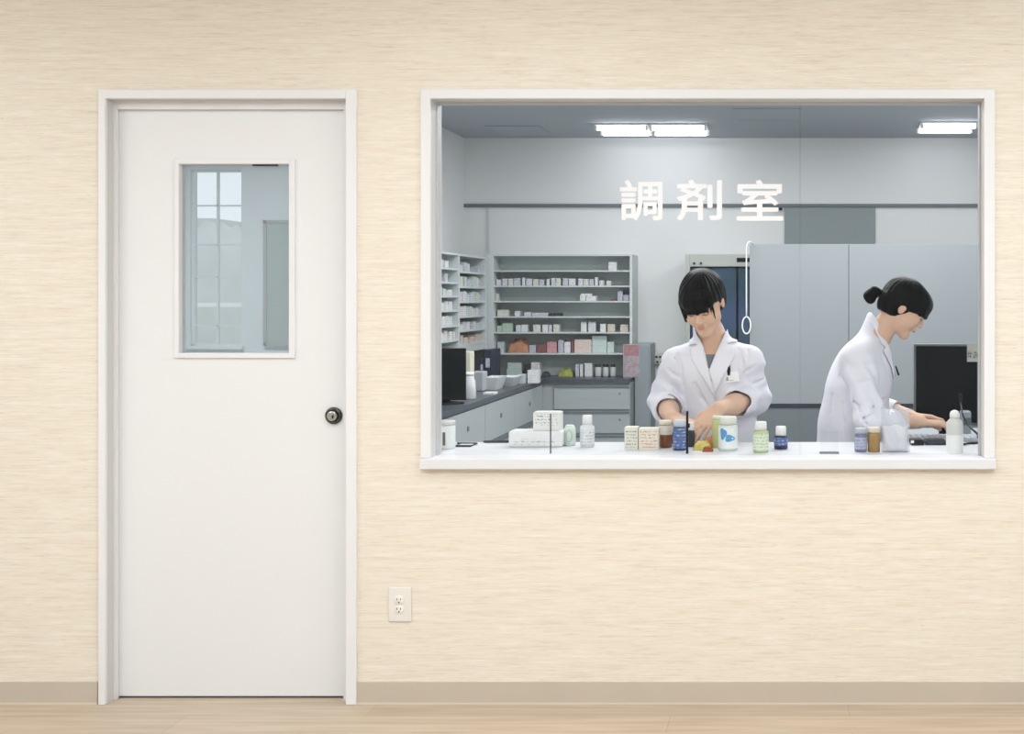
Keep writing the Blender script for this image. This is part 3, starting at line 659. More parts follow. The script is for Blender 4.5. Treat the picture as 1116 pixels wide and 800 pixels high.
# fridge with blue glass doors
fy = 3.95; rx0, rx1, rzt = UX(747, fy), UX(818, fy) , UZ(277, fy)
fr = empty('medical_fridge', ((rx0 + rx1) / 2, fy + .25, 0)); tag(fr, 'tall metal cabinet with dark blue glass doors behind the front pharmacist', 'fridge')
FRM = mat('fridge_metal', (172, 176, 172), .4, .4)
bm = bmesh.new()
box(bm, rx0, UX(752, fy), fy, YB - .01, 0, rzt, .002); box(bm, UX(817.5, fy), rx1 + .02, fy, YB - .01, 0, rzt, .002)
box(bm, UX(752, fy), UX(817.5, fy), fy + .3, YB - .01, 0, rzt); box(bm, UX(752, fy), UX(817.5, fy), fy, fy + .3, 0, .12)
fin('housing', bm, FRM, fr)
B('header_panel', UX(752, fy), UX(817.5, fy), fy - .003, fy + .3, UZ(290.5, fy), rzt, FRM, fr, bev=.001)
B('display', UX(803, fy), UX(817, fy), fy - .008, fy - .002, UZ(285.5, fy), UZ(281, fy), BLACK, fr)
for dx in (756.5, 764):
    bm = bmesh.new(); ydisc(bm, UX(dx, fy), UZ(287, fy), [(.009, fy - .003), (.008, fy - .014), (.001, fy - .015)], 16); fin('dial', bm, DARK, fr)
BG = mat('blue_glass', (72, 92, 128), .12, .5, col2=(50, 82, 84), nscale=(1.2, 1, 2.2))
for a, b in ((752.6, 773.5), (774.2, 803), (803.8, 817)):
    d = B('glass_door', UX(a, fy), UX(b, fy), fy + .004, fy + .012, .13, UZ(291.5, fy), BG, fr)
    bm = bmesh.new(); w = .006
    for q in ((UX(a, fy), UX(a, fy) + w, .13, UZ(291.5, fy)), (UX(b, fy) - w, UX(b, fy), .13, UZ(291.5, fy)), (UX(a, fy), UX(b, fy), UZ(291.5, fy) - .01, UZ(291.5, fy))): box(bm, q[0], q[1], fy, fy + .014, q[2], q[3])
    fin('door_frame', bm, mat('fridge_door_frame', (38, 48, 66), .4), d)

# big grey cabinet to the right
gy = 3.4; cx0 = UX(817, gy); cx1 = 1.42; ct = UZ(266, gy)
gc = empty('storage_cabinet', ((cx0 + cx1) / 2, gy + .2, 0)); tag(gc, 'broad pale grey steel cabinet with two flush panels behind both pharmacists', 'cabinet')
B('body', cx0, cx1, gy + .012, gy + .38, 0, ct, STEEL, gc)
zb_ = UZ(440, gy); sx_ = UX(925, gy)
B('panel_door', cx0, sx_ - .002, gy, gy + .012, zb_, ct, STEEL, gc, bev=.001); B('panel_door', sx_ + .002, cx1, gy, gy + .012, zb_, ct, STEEL, gc, bev=.001)
B('black_rail', cx0 + .02, cx1, gy + .000, gy + .012, UZ(444.5, gy), zb_ - .001, mat('rail_black', (50, 56, 64), .5), gc)
B('lower_panel', cx0 + .02, cx1, gy + .004, gy + .012, 0.02, UZ(444.5, gy), STEELD, gc)
# pull cord with ring
ry = 3.36; rx = UX(813.5, ry)
bm = bmesh.new(); pts = spline([(UX(820, ry + .06), ry + .06, ct + .006), (UX(817, ry), ry, ct + .012), (UX(814, ry), ry, ct - .01), (rx, ry, ct - .08), (rx, ry, UZ(345, ry))], 8); tube(bm, pts, .0042, 8)
pc = fin('pull_cord', bm, PLW, origin=(rx, ry, UZ(345, ry))); tag(pc, 'white hanging cord with oval ring at the left edge of grey cabinet', 'cord')
bm = bmesh.new(); tube(bm, [(rx + .026 * math.cos(t), ry, UZ(354.5, ry) + .053 * math.sin(t)) for t in np.linspace(0, 2 * math.pi, 28, endpoint=False)], .0045, 8, True); fin('ring', bm, PLW, pc)

# side desk on the right, monitor, keyboard
dk = empty('side_desk', (.85, .95, 0)); tag(dk, 'dark-edged grey side desk carrying the right monitor', 'desk')
B('desktop', .46, 1.35, .52, 1.35, .762, .79, mat('desk_grey', (150, 156, 162), .5), dk, bev=.002)
for x in (.66, 1.30):
    for y in (.56, 1.30): B('leg', x, x + .03, y, y + .03, 0, .762, STEELD, dk)
my = 0.95
monitor(UX(1031.5, my), my, .79, .275, .345, math.radians(-4), 'dark monitor with a handwritten note, right of the bowed pharmacist', UZ(464, my) - .79, True, mat('bezel_grey', (120, 128, 132), .4))
kb = B('keyboard', .455 + .02, .74, .56, .72, .8165, .832, mat('keyboard_grey', (176, 182, 190), .5), bev=.003); tag(kb, 'pale grey keyboard under the hands of the right pharmacist', 'keyboard')
bm = bmesh.new()
for r_ in range(4):
    for c_ in range(11): box(bm, .483 + c_ * .023, .503 + c_ * .023, .572 + r_ * .036, .602 + r_ * .036, .832, .837, .001)
ks = fin('keys', bm, mat('key_white', (196, 202, 210), .5), kb); ks['kind'] = 'stuff'
o = B('cash_drawer', .47, .80, .545, .80, .791, .816, mat('drawer_dark', (58, 64, 74), .5), bev=.003); tag(o, 'dark flat drawer box under the pale grey keyboard', 'drawer')
B('drawer_front', .475, .795, .540, .546, .795, .813, mat('drawer_front', (70, 78, 92), .5), o)

# ================================================================== ITEMS ON THE COUNTER
def yfrom(pb): return F * (CAMZ - CT) / (pb - CY) - 4
def cbottle(name, a, b, top, bot, capb, capw, mbody, mcap, lab, mlabel=None, lz=(0.12, 0.85), shoulder=0.12, cat='bottle', labname='label', neck=True, square=False, dome=False, n=32, dy=0.0, capt=None):
    """a,b,top,bot in photo pixels; capb = pixel row where the cap ends"""
    r0 = 0.024; y = yfrom(bot)
    r = (UX(b, y) - UX(a, y)) / 2; cx = (UX(a, y) + UX(b, y)) / 2
    z0 = CT; zt = UZ(top, y); zc_ = UZ(capb, y); y += r * .6 + dy
    hb = zc_ - z0; rc = r * capw
    bm = bmesh.new()
    prof = [(r * .90, z0), (r, z0 + .003), (r, zc_ - hb * shoulder), (r * .96, zc_ - hb * shoulder * .6), (rc * .9, zc_ - .001), (rc * .86, zc_ + .004)]
    lathe(bm, cx, y, prof, n)
    o = fin(name, bm, mbody, origin=(cx, y, z0)); tag(o, lab, cat)
    bm = bmesh.new()
    if dome: cp = [(rc, zc_), (rc * 1.02, zc_ + (zt - zc_) * .5), (rc * .8, zt - (zt - zc_) * .15), (rc * .3, zt)]
    else: cp = [(rc, zc_), (rc, zt - .003), (rc * .93, zt)]
    lathe(bm, cx, y, cp, n)
    if not dome:
        for i in range(0, 24):
            t = i * math.pi / 12; box(bm, cx + rc * math.cos(t) - .0006, cx + rc * math.cos(t) + .0006, y + rc * math.sin(t) - .0006, y + rc * math.sin(t) + .0006, zc_ + .002, zt - .004)
    fin('cap', bm, mcap, o)
    if mlabel:
        bm = bmesh.new(); za, zb = z0 + hb * lz[0], z0 + hb * lz[1]
        nn = 40; r1 = r + .0006
        A = [bm.verts.new((cx + r1 * math.cos(t), y + r1 * math.sin(t), za)) for t in np.linspace(-math.pi * 1.02, math.pi * .02, nn)]
        Bv = [bm.verts.new((v.co.x, v.co.y, zb)) for v in A]
        for i in range(nn - 1): bm.faces.new((A[i], A[i + 1], Bv[i + 1], Bv[i])).smooth = True
        fin(labname, bm, mlabel, o)
    return o, cx, y, r
CAP = mat('cap_white', (240, 240, 240), .4, .3)
WB = mat('bottle_white', (232, 234, 234), .35, .35)
LBW = printed('label_grey_print', (226, 228, 228), (168, 172, 176), .5)
# 1 canister far left
o, cx, y, r = cbottle('canister', 475.5, 494.5, 459, 489.5, 463.5, 1.0, WB, mat('canister_lid', (214, 212, 206), .4), 'white canister with a dark slot at the left end of the counter', shoulder=.03, cat='canister')
B('slot', cx - .004, cx + .005, y - r - .003, y - r + .003, CT + .015, CT + .062, mat('slot_brown', (104, 98, 92), .5), o)
B('front_plate', cx - .016, cx + .013, y - r - .0015, y - r + .006, CT + .008, CT + .075, PLW, o)
# 2 black edged clip frame
y2 = yfrom(486); bm = bmesh.new()
pts = [(UX(498, y2 + .04), y2 + .045, CT + .003), (UX(519, y2 + .04), y2 + .045, CT + .003), (UX(514, y2 - .01), y2 - .03, CT + .003), (UX(496, y2 - .01), y2 - .03, CT + .003)]
tube(bm, pts, .0045, 6)
o = fin('card_tray', bm, DARK, origin=(UX(507, y2), y2, CT)); tag(o, 'flat dark-rimmed card tray beside the white canister', 'tray')
B('tray_bottom', UX(499, y2), UX(514.5, y2), y2 - .026, y2 + .04, CT + .0, CT + .003, PLW, o)
# 3 dark pen
bm = bmesh.new(); tube(bm, [(UX(526, .40), .405, CT + .005), (UX(528, .40), .405, CT + .005), (UX(551, .40), .41, CT + .005), (UX(554, .40), .411, CT + .005)], [.002, .0045, .0045, .0045], 8)
o = fin('pen', bm, mat('pen_dark', (66, 76, 78), .4), origin=(UX(540, .4), .405, CT)); tag(o, 'dark pen lying at the back edge of the counter on the left', 'pen')
bm = bmesh.new(); box(bm, UX(546, .4), UX(554, .4), .404, .408, CT + .009, CT + .011); fin('clip', bm, STEELD, o)
# 4 big white dispenser box with rounded corner
y4 = yfrom(487.5)
PRB = printed('print_dispenser', (236, 236, 234), (166, 168, 172), .5, scale=(150, 150, 300))
bm = bmesh.new(); box(bm, UX(554, y4), UX(613, y4), y4, y4 + .09, CT, UZ(470, y4) , .008, 3)
o = fin('glove_box', bm, PLW, origin=(UX(583, y4), y4, CT)); tag(o, 'long low white box with small print, lying on counter left', 'box')
B('print_panel', UX(560, y4), UX(606, y4), y4 - .0006, y4 + .001, CT + .010, CT + .030, PRB, o)
zt4 = UZ(470, y4)
bm = bmesh.new(); box(bm, UX(581, y4 + .02), UX(610.5, y4 + .02), y4 + .02, y4 + .075, zt4 + .0005, UZ(449.5, y4 + .02), .0015); box(bm, UX(582, y4 + .02), UX(609.5, y4 + .02), y4 + .022, y4 + .073, UZ(449.5, y4 + .02) - .001, UZ(449.5, y4 + .02) + .0015, .0005)
o = fin('medicine_box', bm, mat('box_white', (234, 234, 230), .55), origin=(UX(596, y4), y4 + .05, zt4)); tag(o, 'white carton with two lines of print stacked on the long white box', 'box')
B('print_panel', UX(583, y4 + .02), UX(608, y4 + .02), y4 + .0195, y4 + .021, UZ(463.5, y4 + .02), UZ(451, y4 + .02), printed('print_two', (234, 234, 230), (140, 142, 146), .5, scale=(170, 170, 220)), o)
# oval pale green bottle
yo = yfrom(486.5); cxo = UX(619.5, yo); ro = UX(626, yo) - cxo; h = UZ(464.5, yo) - CT
bm = bmesh.new(); lathe(bm, cxo, yo + .03, [(ro * .8, CT), (ro * .97, CT + .004), (ro, CT + h * .5), (ro * .93, CT + h * .88), (ro * .7, CT + h * .97)], 28)
o = fin('medicine_jar', bm, mat('pale_green_plastic', (222, 232, 224), .35), origin=(cxo, yo + .03, CT)); tag(o, 'pale green rounded jar right of the long white box', 'jar')
bm = bmesh.new(); lathe(bm, cxo, yo + .03, [(ro * .72, CT + h * .96), (ro * .72, CT + h * 1.0), (ro * .6, CT + h * 1.02)], 24); fin('lid', bm, PLW, o)
bm = bmesh.new(); tube(bm, [(cxo + .011 * math.cos(t), yo + .03 - ro * 1.0, CT + h * .5 + .022 * math.sin(t)) for t in np.linspace(0, 2 * math.pi, 20, endpoint=False)], .0012, 6, True); fin('emblem', bm, mat('emblem_green', (170, 196, 180), .5), o)
# 5 white bottle
cbottle('medicine_bottle', 631.5, 647, 453, 487.5, 463, .66, WB, CAP, 'white bottle with ribbed white cap standing alone on the counter', LBW, (.08, .78), .13)
# 6 boxes
y6 = yfrom(490.3)
def cbox(a, b, top, col, ink, lab, dens=.5, sc=(140, 140, 220), dy=0, dep=.05):
    bm = bmesh.new(); y = y6 + dy; x0, x1 = UX(a, y), UX(b, y); zt = UZ(top, y)
    box(bm, x0, x1, y, y + dep, CT, zt, .001); box(bm, x0 + .001, x1 - .001, y + .001, y + dep - .001, zt - .001, zt + .001, .0004)
    o = fin('medicine_box', bm, mat('carton_' + lab[:6], col, .55), origin=((x0 + x1) / 2, y, CT)); tag(o, lab, 'box')
    B('print_panel', x0 + .005, x1 - .004, y - .0006, y + .001, CT + .008, zt - .008, printed('pp_' + lab[:6], col, ink, dens, sc), o)
    return o
cbox(680.5, 695.2, 466, (232, 228, 214), (118, 112, 112), 'narrow cream carton with black print, left of the red-printed carton', .5, (240, 240, 150))
cbox(696, 717.5, 467.3, (234, 226, 210), (208, 146, 128), 'wide cream carton with red print beside the amber bottle', .48, (120, 120, 320))
# 7 amber bottle w cream label-cap
AMB = mat('amber_glass', (128, 66, 36), .15, .5, sub=0)
cbottle('medicine_bottle', 717.5, 732, 458.5, 488, 463.5, .92, AMB, mat('cap_cream', (232, 222, 204), .5), 'amber bottle with cream cap and cream upper label left of blue bottle', mat('label_cream', (230, 222, 208), .5), (.58, .995), .02)
# 8 dark blue bottle behind
cbottle('medicine_bottle', 727.5, 737.5, 464, 484, 471, .6, mat('navy_glass', (46, 50, 72), .3), CAP, 'dark navy bottle mostly hidden behind the amber and blue bottles', None, dy=.02)
# 9 blue bottle
BLU = printed('label_blue', (84, 104, 158), (168, 186, 220), .5, scale=(90, 90, 110))
cbottle('medicine_bottle', 733, 748.2, 458, 491, 465.5, .84, mat('blue_plastic', (52, 66, 110), .35), mat('cap_bluewhite', (214, 220, 232), .4), 'blue-labelled bottle with pale cap beside the black rod', BLU, (.10, .97), .04)
# 10 small sliding pass-through pane with black upright
py_ = .105
pp = empty('sliding_pane', (UX(675, py_), py_, CT)); tag(pp, 'small clear sliding pane edged by thin dark uprights on the counter', 'glass pane')
B('glass', UX(600, py_), UX(749, py_), py_ - .002, py_ + .002, CT + .002, UZ(451.5, py_), thin_glass('pane_glass', (.985, .99, .99), .008), pp)
B('edge_strip', UX(599.5, py_), UX(600.7, py_), py_ - .004, py_ + .004, CT, UZ(451, py_), mat('strip_grey', (92, 96, 100), .5), pp)
bm = bmesh.new(); box(bm, UX(747.8, py_), UX(750.2, py_), py_ - .006, py_ + .004, CT, UZ(448, py_), .001); box(bm, UX(747.8, py_), UX(751.8, py_), py_ - .009, py_ + .004, UZ(466, py_), UZ(461.5, py_), .001)
u = fin('upright', bm, BLACK, pp); u['label'] = 'black upright rod with catch'
# glass foot
gf = B('glass_foot', UX(893, .10), UX(914.5, .10), .098, .112, CT, CT + .007, mat('foot_grey', (136, 140, 146), .4), bev=.002); tag(gf, 'small grey metal foot clamp on the counter holding the glass', 'clamp')
B('glass_tab', UX(894, .105), UX(913.5, .105), .103, .106, CT + .006, UZ(470, .105), thin_glass('tab_glass', (.97, .98, .98), .01), gf)
# 11 vial
cbottle('medicine_vial', 749.5, 757, 460, 487, 469, .8, mat('vial_dark', (62, 66, 78), .3), CAP, 'slim dark vial with white cap just right of the black rod', None, cat='vial')
# 12 pouches lying
yq = yfrom(491)
o = pouch(UX(755, yq), UX(774, yq), yq, yq + .085, CT, .032, mat('yellow_pouch', (212, 196, 104), .35, noise=.15, nscale=(60, 60, 60), bump=.003), seed=1.3); tag(o, 'yellow foil pouch lying on the counter under the hands', 'pouch')
o = pouch(UX(768, yq + .09), UX(786, yq + .09), yq + .088, yq + .16, CT, .040, mat('orange_pouch_b', (204, 128, 80), .35, noise=.25, nscale=(60, 60, 60), bump=.003), seed=2.7); tag(o, 'orange pouch lying behind the yellow pouch', 'pouch')
o = pouch(UX(765.5, yq - .035), UX(777, yq - .035), yq - .04, yq - .002, CT, .020, mat('brown_pouch', (158, 76, 40), .35, noise=.2, nscale=(60, 60, 60), bump=.002), seed=4); tag(o, 'small red-brown sachet in front of the yellow pouch', 'pouch')
# 13 yellow green bottle behind jar
cbottle('medicine_bottle', 776, 788, 453.5, 488, 457.5, .95, mat('yellow_green_glass', (204, 208, 146), .2, .5), mat('cap_cream2', (228, 226, 206), .4), 'yellow-green bottle half hidden behind the jar with blue swirl', None, dy=.0, shoulder=.05)
# 14 clear jar with blue swirl
JB = mat('jar_clear', (214, 224, 214), .15, .5)
o, cx, y, r = cbottle('medicine_jar', 782.5, 803.5, 454.5, 491.5, 463, .90, JB, mat('jar_lid', (228, 230, 220), .4), 'clear jar with white label and blue blots, cream lid', mat('jar_lab', (236, 240, 242), .4), (.10, .90), .06, cat='jar')
bm = bmesh.new()
def patch(bm, cx, y, r, a0, z0, ra, rz, n=18, seed=0):
    c = bm.verts.new((cx + r * math.sin(a0), y - r * math.cos(a0), z0)); ring = []
    for i in range(n):
        t = 2 * math.pi * i / n; k = 1 + .18 * math.sin(3 * t + seed)
        a = a0 + ra * math.cos(t) * k; ring.append(bm.verts.new((cx + r * math.sin(a), y - r * math.cos(a), z0 + rz * math.sin(t) * k)))
    for i in range(n): bm.faces.new((c, ring[i], ring[(i + 1) % n]))
patch(bm, cx, y, r + .0014, -.45, CT + .062, .36, .020, seed=1); patch(bm, cx, y, r + .0018, .25, CT + .046, .5, .012, seed=2)
fin('blue_blot', bm, mat('blot_blue', (96, 158, 206), .4), o)
# 15 green-tinted bottle
cbottle('medicine_bottle', 820.5, 837.5, 460, 493.5, 469, .74, mat('green_clear', (190, 204, 158), .12, .5), CAP, 'pale green clear bottle with white cap standing forward on the counter', printed('label_pgreen', (222, 230, 208), (170, 184, 150), .5), (.10, .86), .08)
# 16 small blue bottle
o, cx, y, r = cbottle('medicine_bottle', 843.5, 858.5, 465, 489.8, 475, .74, mat('indigo_plastic', (52, 56, 84), .35), CAP, 'small squat blue bottle with large white cap, right of pale green bottle', printed('label_navy', (84, 104, 158), (170, 184, 216), .5, scale=(120, 120, 160)), (.28, .86), .1)
# 17, 18
cbottle('medicine_bottle', 931.5, 945.2, 467, 492.8, 472.5, .97, mat('violet_plastic', (120, 124, 150), .3), mat('cap_grey', (190, 194, 204), .4), 'violet-grey bottle left of the amber-yellow bottle', printed('label_violet', (176, 180, 204), (130, 134, 170), .5), (.15, .8), .04)
cbottle('medicine_bottle', 945.8, 959.5, 466, 492.8, 471.5, .97, mat('honey_glass', (160, 128, 76), .2, .5), mat('cap_ivory', (226, 216, 196), .4), 'honey-coloured bottle with ivory cap next to the clear bag', None, shoulder=.04)
# 19 clear bag of white powder
yg = yfrom(493.6)
BAG = thin_glass('clear_plastic', (.93, .94, .96), .10, .12, film=((232, 235, 242), .22))
def bagmesh(x0, x1, yc, z0, z1, th, m, name, wav, parent=None, origin=None, closed_top=False):
    bm = bmesh.new(); n = 14; k = 16; fr_, bk_ = [], []
    for j in range(k + 1):
        t = j / k; z = z0 + (z1 - z0) * t; a, b = [], []
        for i in range(n + 1):
            u = i / n * 2 - 1
            g = math.sqrt(max(0, 1 - u * u * .98)) * (1 - t ** 2 * .85) * (min(1, .55 + 4 * t))
            cr = .003 * math.sin(7 * u + 9 * t) * wav
            x = (x0 + x1) / 2 + u * (x1 - x0) / 2 * (1 - .05 * math.sin(3 * t))
            zz = z + (.007 * math.sin(5 * u + 1) * wav if j == k else 0)
            a.append(bm.verts.new((x, yc - th * g + cr, zz))); b.append(bm.verts.new((x, yc + th * g + cr + .001, zz)))
        fr_.append(a); bk_.append(b)
    for G in (fr_, bk_):
        for j in range(k):
            for i in range(n): bm.faces.new((G[j][i], G[j][i + 1], G[j + 1][i + 1], G[j + 1][i]))
    for j in range(k):
        for i in (0, n): bm.faces.new((fr_[j][i], fr_[j + 1][i], bk_[j + 1][i], bk_[j][i]))
    for i in range(n):
        bm.faces.new((fr_[0][i], fr_[0][i + 1], bk_[0][i + 1], bk_[0][i]))
        if closed_top: bm.faces.new((fr_[k][i], fr_[k][i + 1], bk_[k][i + 1], bk_[k][i]))
    return fin(name, bm, m, parent, origin, smooth=True)
yg2 = yg + .03
bag = bagmesh(UX(960, yg2), UX(991.5, yg2), yg2, CT, UZ(444.5, yg2), .026, BAG, 'plastic_bag', 1.0, origin=(UX(975, yg2), yg2, CT))
tag(bag, 'clear plastic bag of white powder standing before the right pharmacist', 'bag')
pw = bagmesh(UX(962, yg2), UX(989, yg2), yg2, CT + .001, UZ(464, yg2), .021, mat('white_powder', (240, 238, 242), .7, bump=.003, nscale=(90, 90, 90)), 'powder', .5, bag, closed_top=True)
# 20 white bottle at the right
o, cx, y, r = cbottle('medicine_bottle', 1032, 1050.5, 447.5, 493.5, 456, .58, mat('bottle_frost', (214, 216, 214), .35), CAP, 'tall frosted white bottle with domed cap at the right end', mat('frost_low', (238, 239, 236), .4), (.0, .52), .20, dome=True)
bm = bmesh.new(); nn = 30; za, zb = CT + .07, CT + .092
# device and cables on the right
o = B('card_reader', UX(992, .36), UX(1006, .36), .33, .40, CT, CT + .020, BLACK, bev=.003); tag(o, 'small black card reader on the counter behind the clear bag', 'device')
B('light_window', UX(992.6, .33), UX(996, .33), .326, .331, CT + .009, CT + .018, PLW, o)
o = B('flat_terminal', UX(1008, .36), UX(1031, .36), .34, .41, CT, CT + .017, mat('terminal_navy', (56, 62, 76), .4), bev=.003); tag(o, 'flat dark terminal lying between card reader and frosted bottle', 'device')
B('terminal_screen', UX(1010, .355), UX(1029, .355), .345, .405, CT + .017, CT + .0185, SCREEN, o)
CAB = mat('cable_black', (30, 32, 36), .4)
o = B('adapter_box', UX(1048, .82), UX(1058.5, .82), .82, .88, .79, UZ(448.5, .82), mat('adapter_grey', (172, 178, 186), .5), bev=.004); tag(o, 'upright pale grey adapter box in front of the right monitor', 'adapter')
B('socket_face', UX(1049.5, .82), UX(1058, .82), .817, .8205, .86, .89, STEELD, o)
bm = bmesh.new(); tube(bm, spline([(UX(1046, .82), .80, UZ(438, .82)), (UX(1050, .7), .70, UZ(454, .7)), (UX(1058, .45), .46, UZ(466, .45)), (UX(1066, .40), .41, UZ(474, .4)), (UX(1068, .36), .38, CT + .006), (UX(1056, .34), .36, CT + .0045), (UX(1052, .30), .33, CT + .0045)], 8), .004, 8)
o = fin('cable', bm, CAB, origin=(UX(1052, .3), .33, CT)); tag(o, 'black cable looping down beside the frosted bottle', 'cable')
B('plug', UX(1044.5, .82), UX(1048, .82), .795, .812, UZ(438, .82), UZ(429, .82), CAB, o, bev=.002)
# ================================================================== PEOPLE
class Field:
    """signed-distance field on a grid, meshed with surface nets"""
    def __init__(s, lo, hi, h):
        s.lo = np.array(lo, float); s.h = h
        s.n = np.ceil((np.array(hi) - s.lo) / h).astype(int) + 1
        s.F = np.full(s.n, 0.2, np.float32)
        s.ax = [s.lo[i] + h * np.arange(s.n[i]) for i in range(3)]
    def sub(s, lo, hi, pad):
        sl = []
        for i in range(3):
            a = int(max(0, math.floor((lo[i] - pad - s.lo[i]) / s.h))); b = int(min(s.n[i], math.ceil((hi[i] + pad - s.lo[i]) / s.h) + 1))
            if b <= a: return None, None
            sl.append(slice(a, b))
        P = np.meshgrid(s.ax[0][sl[0]], s.ax[1][sl[1]], s.ax[2][sl[2]], indexing='ij')
        return tuple(sl), np.stack(P, -1).astype(np.float32)
    def apply(s, fn, lo, hi, k=0.01, op='u'):
        sl, P = s.sub(lo, hi, max(k * 1.5, 0) + 4 * s.h)
        if sl is None: return
        d = fn(P); A = s.F[sl]
        if op == 'u':
            if k > 0: hh = np.maximum(k - np.abs(A - d), 0) / k; s.F[sl] = np.minimum(A, d) - hh * hh * k * 0.25
            else: s.F[sl] = np.minimum(A, d)
        else:
            d = -d
            if k > 0: hh = np.maximum(k - np.abs(A - d), 0) / k; s.F[sl] = np.maximum(A, d) + hh * hh * k * 0.25
            else: s.F[sl] = np.maximum(A, d)
    def cone(s, a, b, ra, rb, k=0.01, op='u', flat=None):
        a = np.array(a, float); b = np.array(b, float); r = max(ra, rb)
        def fn(P):
            ba = b - a; L2 = ba @ ba; t = np.clip(((P - a) @ ba) / L2, 0, 1)
            q = P - (a + t[..., None] * ba)
            if flat is not None:                       # squash along a direction: (dir, factor)
                dr = np.array(flat[0], float); dr /= np.linalg.norm(dr); c = q @ dr
                q = q + (c * (flat[1] - 1))[..., None] * dr
            return np.linalg.norm(q, axis=-1) - (ra + t * (rb - ra))
        s.apply(fn, np.minimum(a, b) - r, np.maximum(a, b) + r, k, op)
    def ell(s, c, r, R=None, k=0.01, op='u'):
        c = np.array(c, float); r = np.array(r, float); R = np.eye(3) if R is None else R
        ext = np.sqrt(((R * r) ** 2).sum(1))
        def fn(P):
            q = (P - c) @ R; k0 = np.linalg.norm(q / r, axis=-1); k1 = np.linalg.norm(q / (r * r), axis=-1)
            return k0 * (k0 - 1) / np.maximum(k1, 1e-6)
        s.apply(fn, c - ext, c + ext, k, op)
    def mesh(s, smooth=1):
        F = s.F; n = F.shape; ins = F < 0
        c = np.zeros((n[0] - 1, n[1] - 1, n[2] - 1), np.int8)
        for i in (0, 1):
            for j in (0, 1):
                for k in (0, 1): c += ins[i:n[0] - 1 + i, j:n[1] - 1 + j, k:n[2] - 1 + k]
        act = (c > 0) & (c < 8); idx = np.argwhere(act); vid = np.full(act.shape, -1, np.int64); vid[act] = np.arange(len(idx))
        acc = np.zeros((len(idx), 3)); cnt = np.zeros(len(idx))
        I, J, K = idx.T
        for e0 in ((0, 0, 0), (0, 0, 1), (0, 1, 0), (0, 1, 1), (1, 0, 0), (1, 0, 1), (1, 1, 0), (1, 1, 1)):
            for a in range(3):
                if e0[a]: continue
                e1 = list(e0); e1[a] = 1
                f0 = F[I + e0[0], J + e0[1], K + e0[2]]; f1 = F[I + e1[0], J + e1[1], K + e1[2]]
                m = (f0 < 0) != (f1 < 0); t = np.where(m, f0 / np.where(m, f0 - f1, 1), 0)
                p = np.array(e0, float)[None].repeat(len(idx), 0); p[:, a] += t
                acc[m] += p[m]; cnt[m] += 1
        V = (idx + acc / cnt[:, None]) * s.h + s.lo
        quads = []
        for a in range(3):
            b, c_ = [(1, 2), (2, 0), (0, 1)][a]
            sl0 = [slice(1, n[d] - 1) for d in range(3)]; sl1 = list(sl0)
            sl0[a] = slice(0, n[a] - 1); sl1[a] = slice(1, n[a])
            A = ins[tuple(sl0)]; Bq = ins[tuple(sl1)]
            for flip, m in ((0, A & ~Bq), (1, ~A & Bq)):
                g = np.argwhere(m); off = np.array([1, 1, 1]); off[a] = 0; g = g + off
                q = []
                for (u, w) in ((0, 0), (1, 0), (1, 1), (0, 1)):
                    gg = g.copy(); gg[:, b] -= u; gg[:, c_] -= w; q.append(vid[gg[:, 0], gg[:, 1], gg[:, 2]])
                q = np.stack(q, 1); quads.append(q[:, ::-1] if flip == 0 else q)
        Q = np.concatenate(quads)[:, ::-1]
        Q = Q[(Q >= 0).all(1)]
        for _ in range(smooth):
            S_ = np.zeros_like(V); C_ = np.zeros(len(V))
            for i in range(4):
                np.add.at(S_, Q[:, i], V[Q[:, (i + 1) % 4]]); np.add.at(C_, Q[:, i], 1)
                np.add.at(S_, Q[:, i], V[Q[:, (i + 3) % 4]]); np.add.at(C_, Q[:, i], 1)
            V = V * 0.5 + 0.5 * S_ / np.maximum(C_, 1)[:, None]
        return V, Q
def mesh_obj(name, V, Q, mats, parent=None, origin=None, mi=None):
    me = bpy.data.meshes.new(name); me.from_pydata(V.tolist(), [], Q.tolist())
    for m in (mats if isinstance(mats, (list, tuple)) else [mats]): me.materials.append(m)
    me.polygons.foreach_set('use_smooth', np.ones(len(me.polygons), bool))
    if mi is not None: me.polygons.foreach_set('material_index', mi.astype(np.int32))
    me.update(); o = bpy.data.objects.new(name, me); COL.objects.link(o); place(o, parent, origin); return o

def rot(yaw, pitch, roll=0):
    """head orientation; local face looks along -Y, up +Z. pitch>0 looks down"""
    cp, sp = math.cos(pitch), math.sin(pitch); cy_, sy_ = math.cos(yaw), math.sin(yaw); cr, sr = math.cos(roll), math.sin(roll)
    Rx = np.array([[1, 0, 0], [0, cp, -sp], [0, sp, cp]]); Rz = np.array([[cy_, -sy_, 0], [sy_, cy_, 0], [0, 0, 1]]); Ry = np.array([[cr, 0, sr], [0, 1, 0], [-sr, 0, cr]])
    return Rz @ Rx @ Ry

SKIN = mat('skin', (222, 184, 160), .5, .3, sub=.08)
LIP = mat('lips', (202, 148, 132), .45, .3)
HAIRM = mat('black_hair', (10, 12, 14), .36, .07, bump=.0015, nscale=(160, 160, 22))
COAT = mat('coat_white', (232, 231, 240), .8, .1, bump=.0004, nscale=(400, 400, 400))
COAT2 = mat('coat_white_lapel', (235, 234, 243), .8, .1)
SHIRT = mat('grey_shirt', (126, 130, 136), .8, .1)
TRO = mat('navy_trousers', (52, 56, 66), .8, .1)
SHOE = mat('white_shoe', (214, 214, 216), .5, .3)

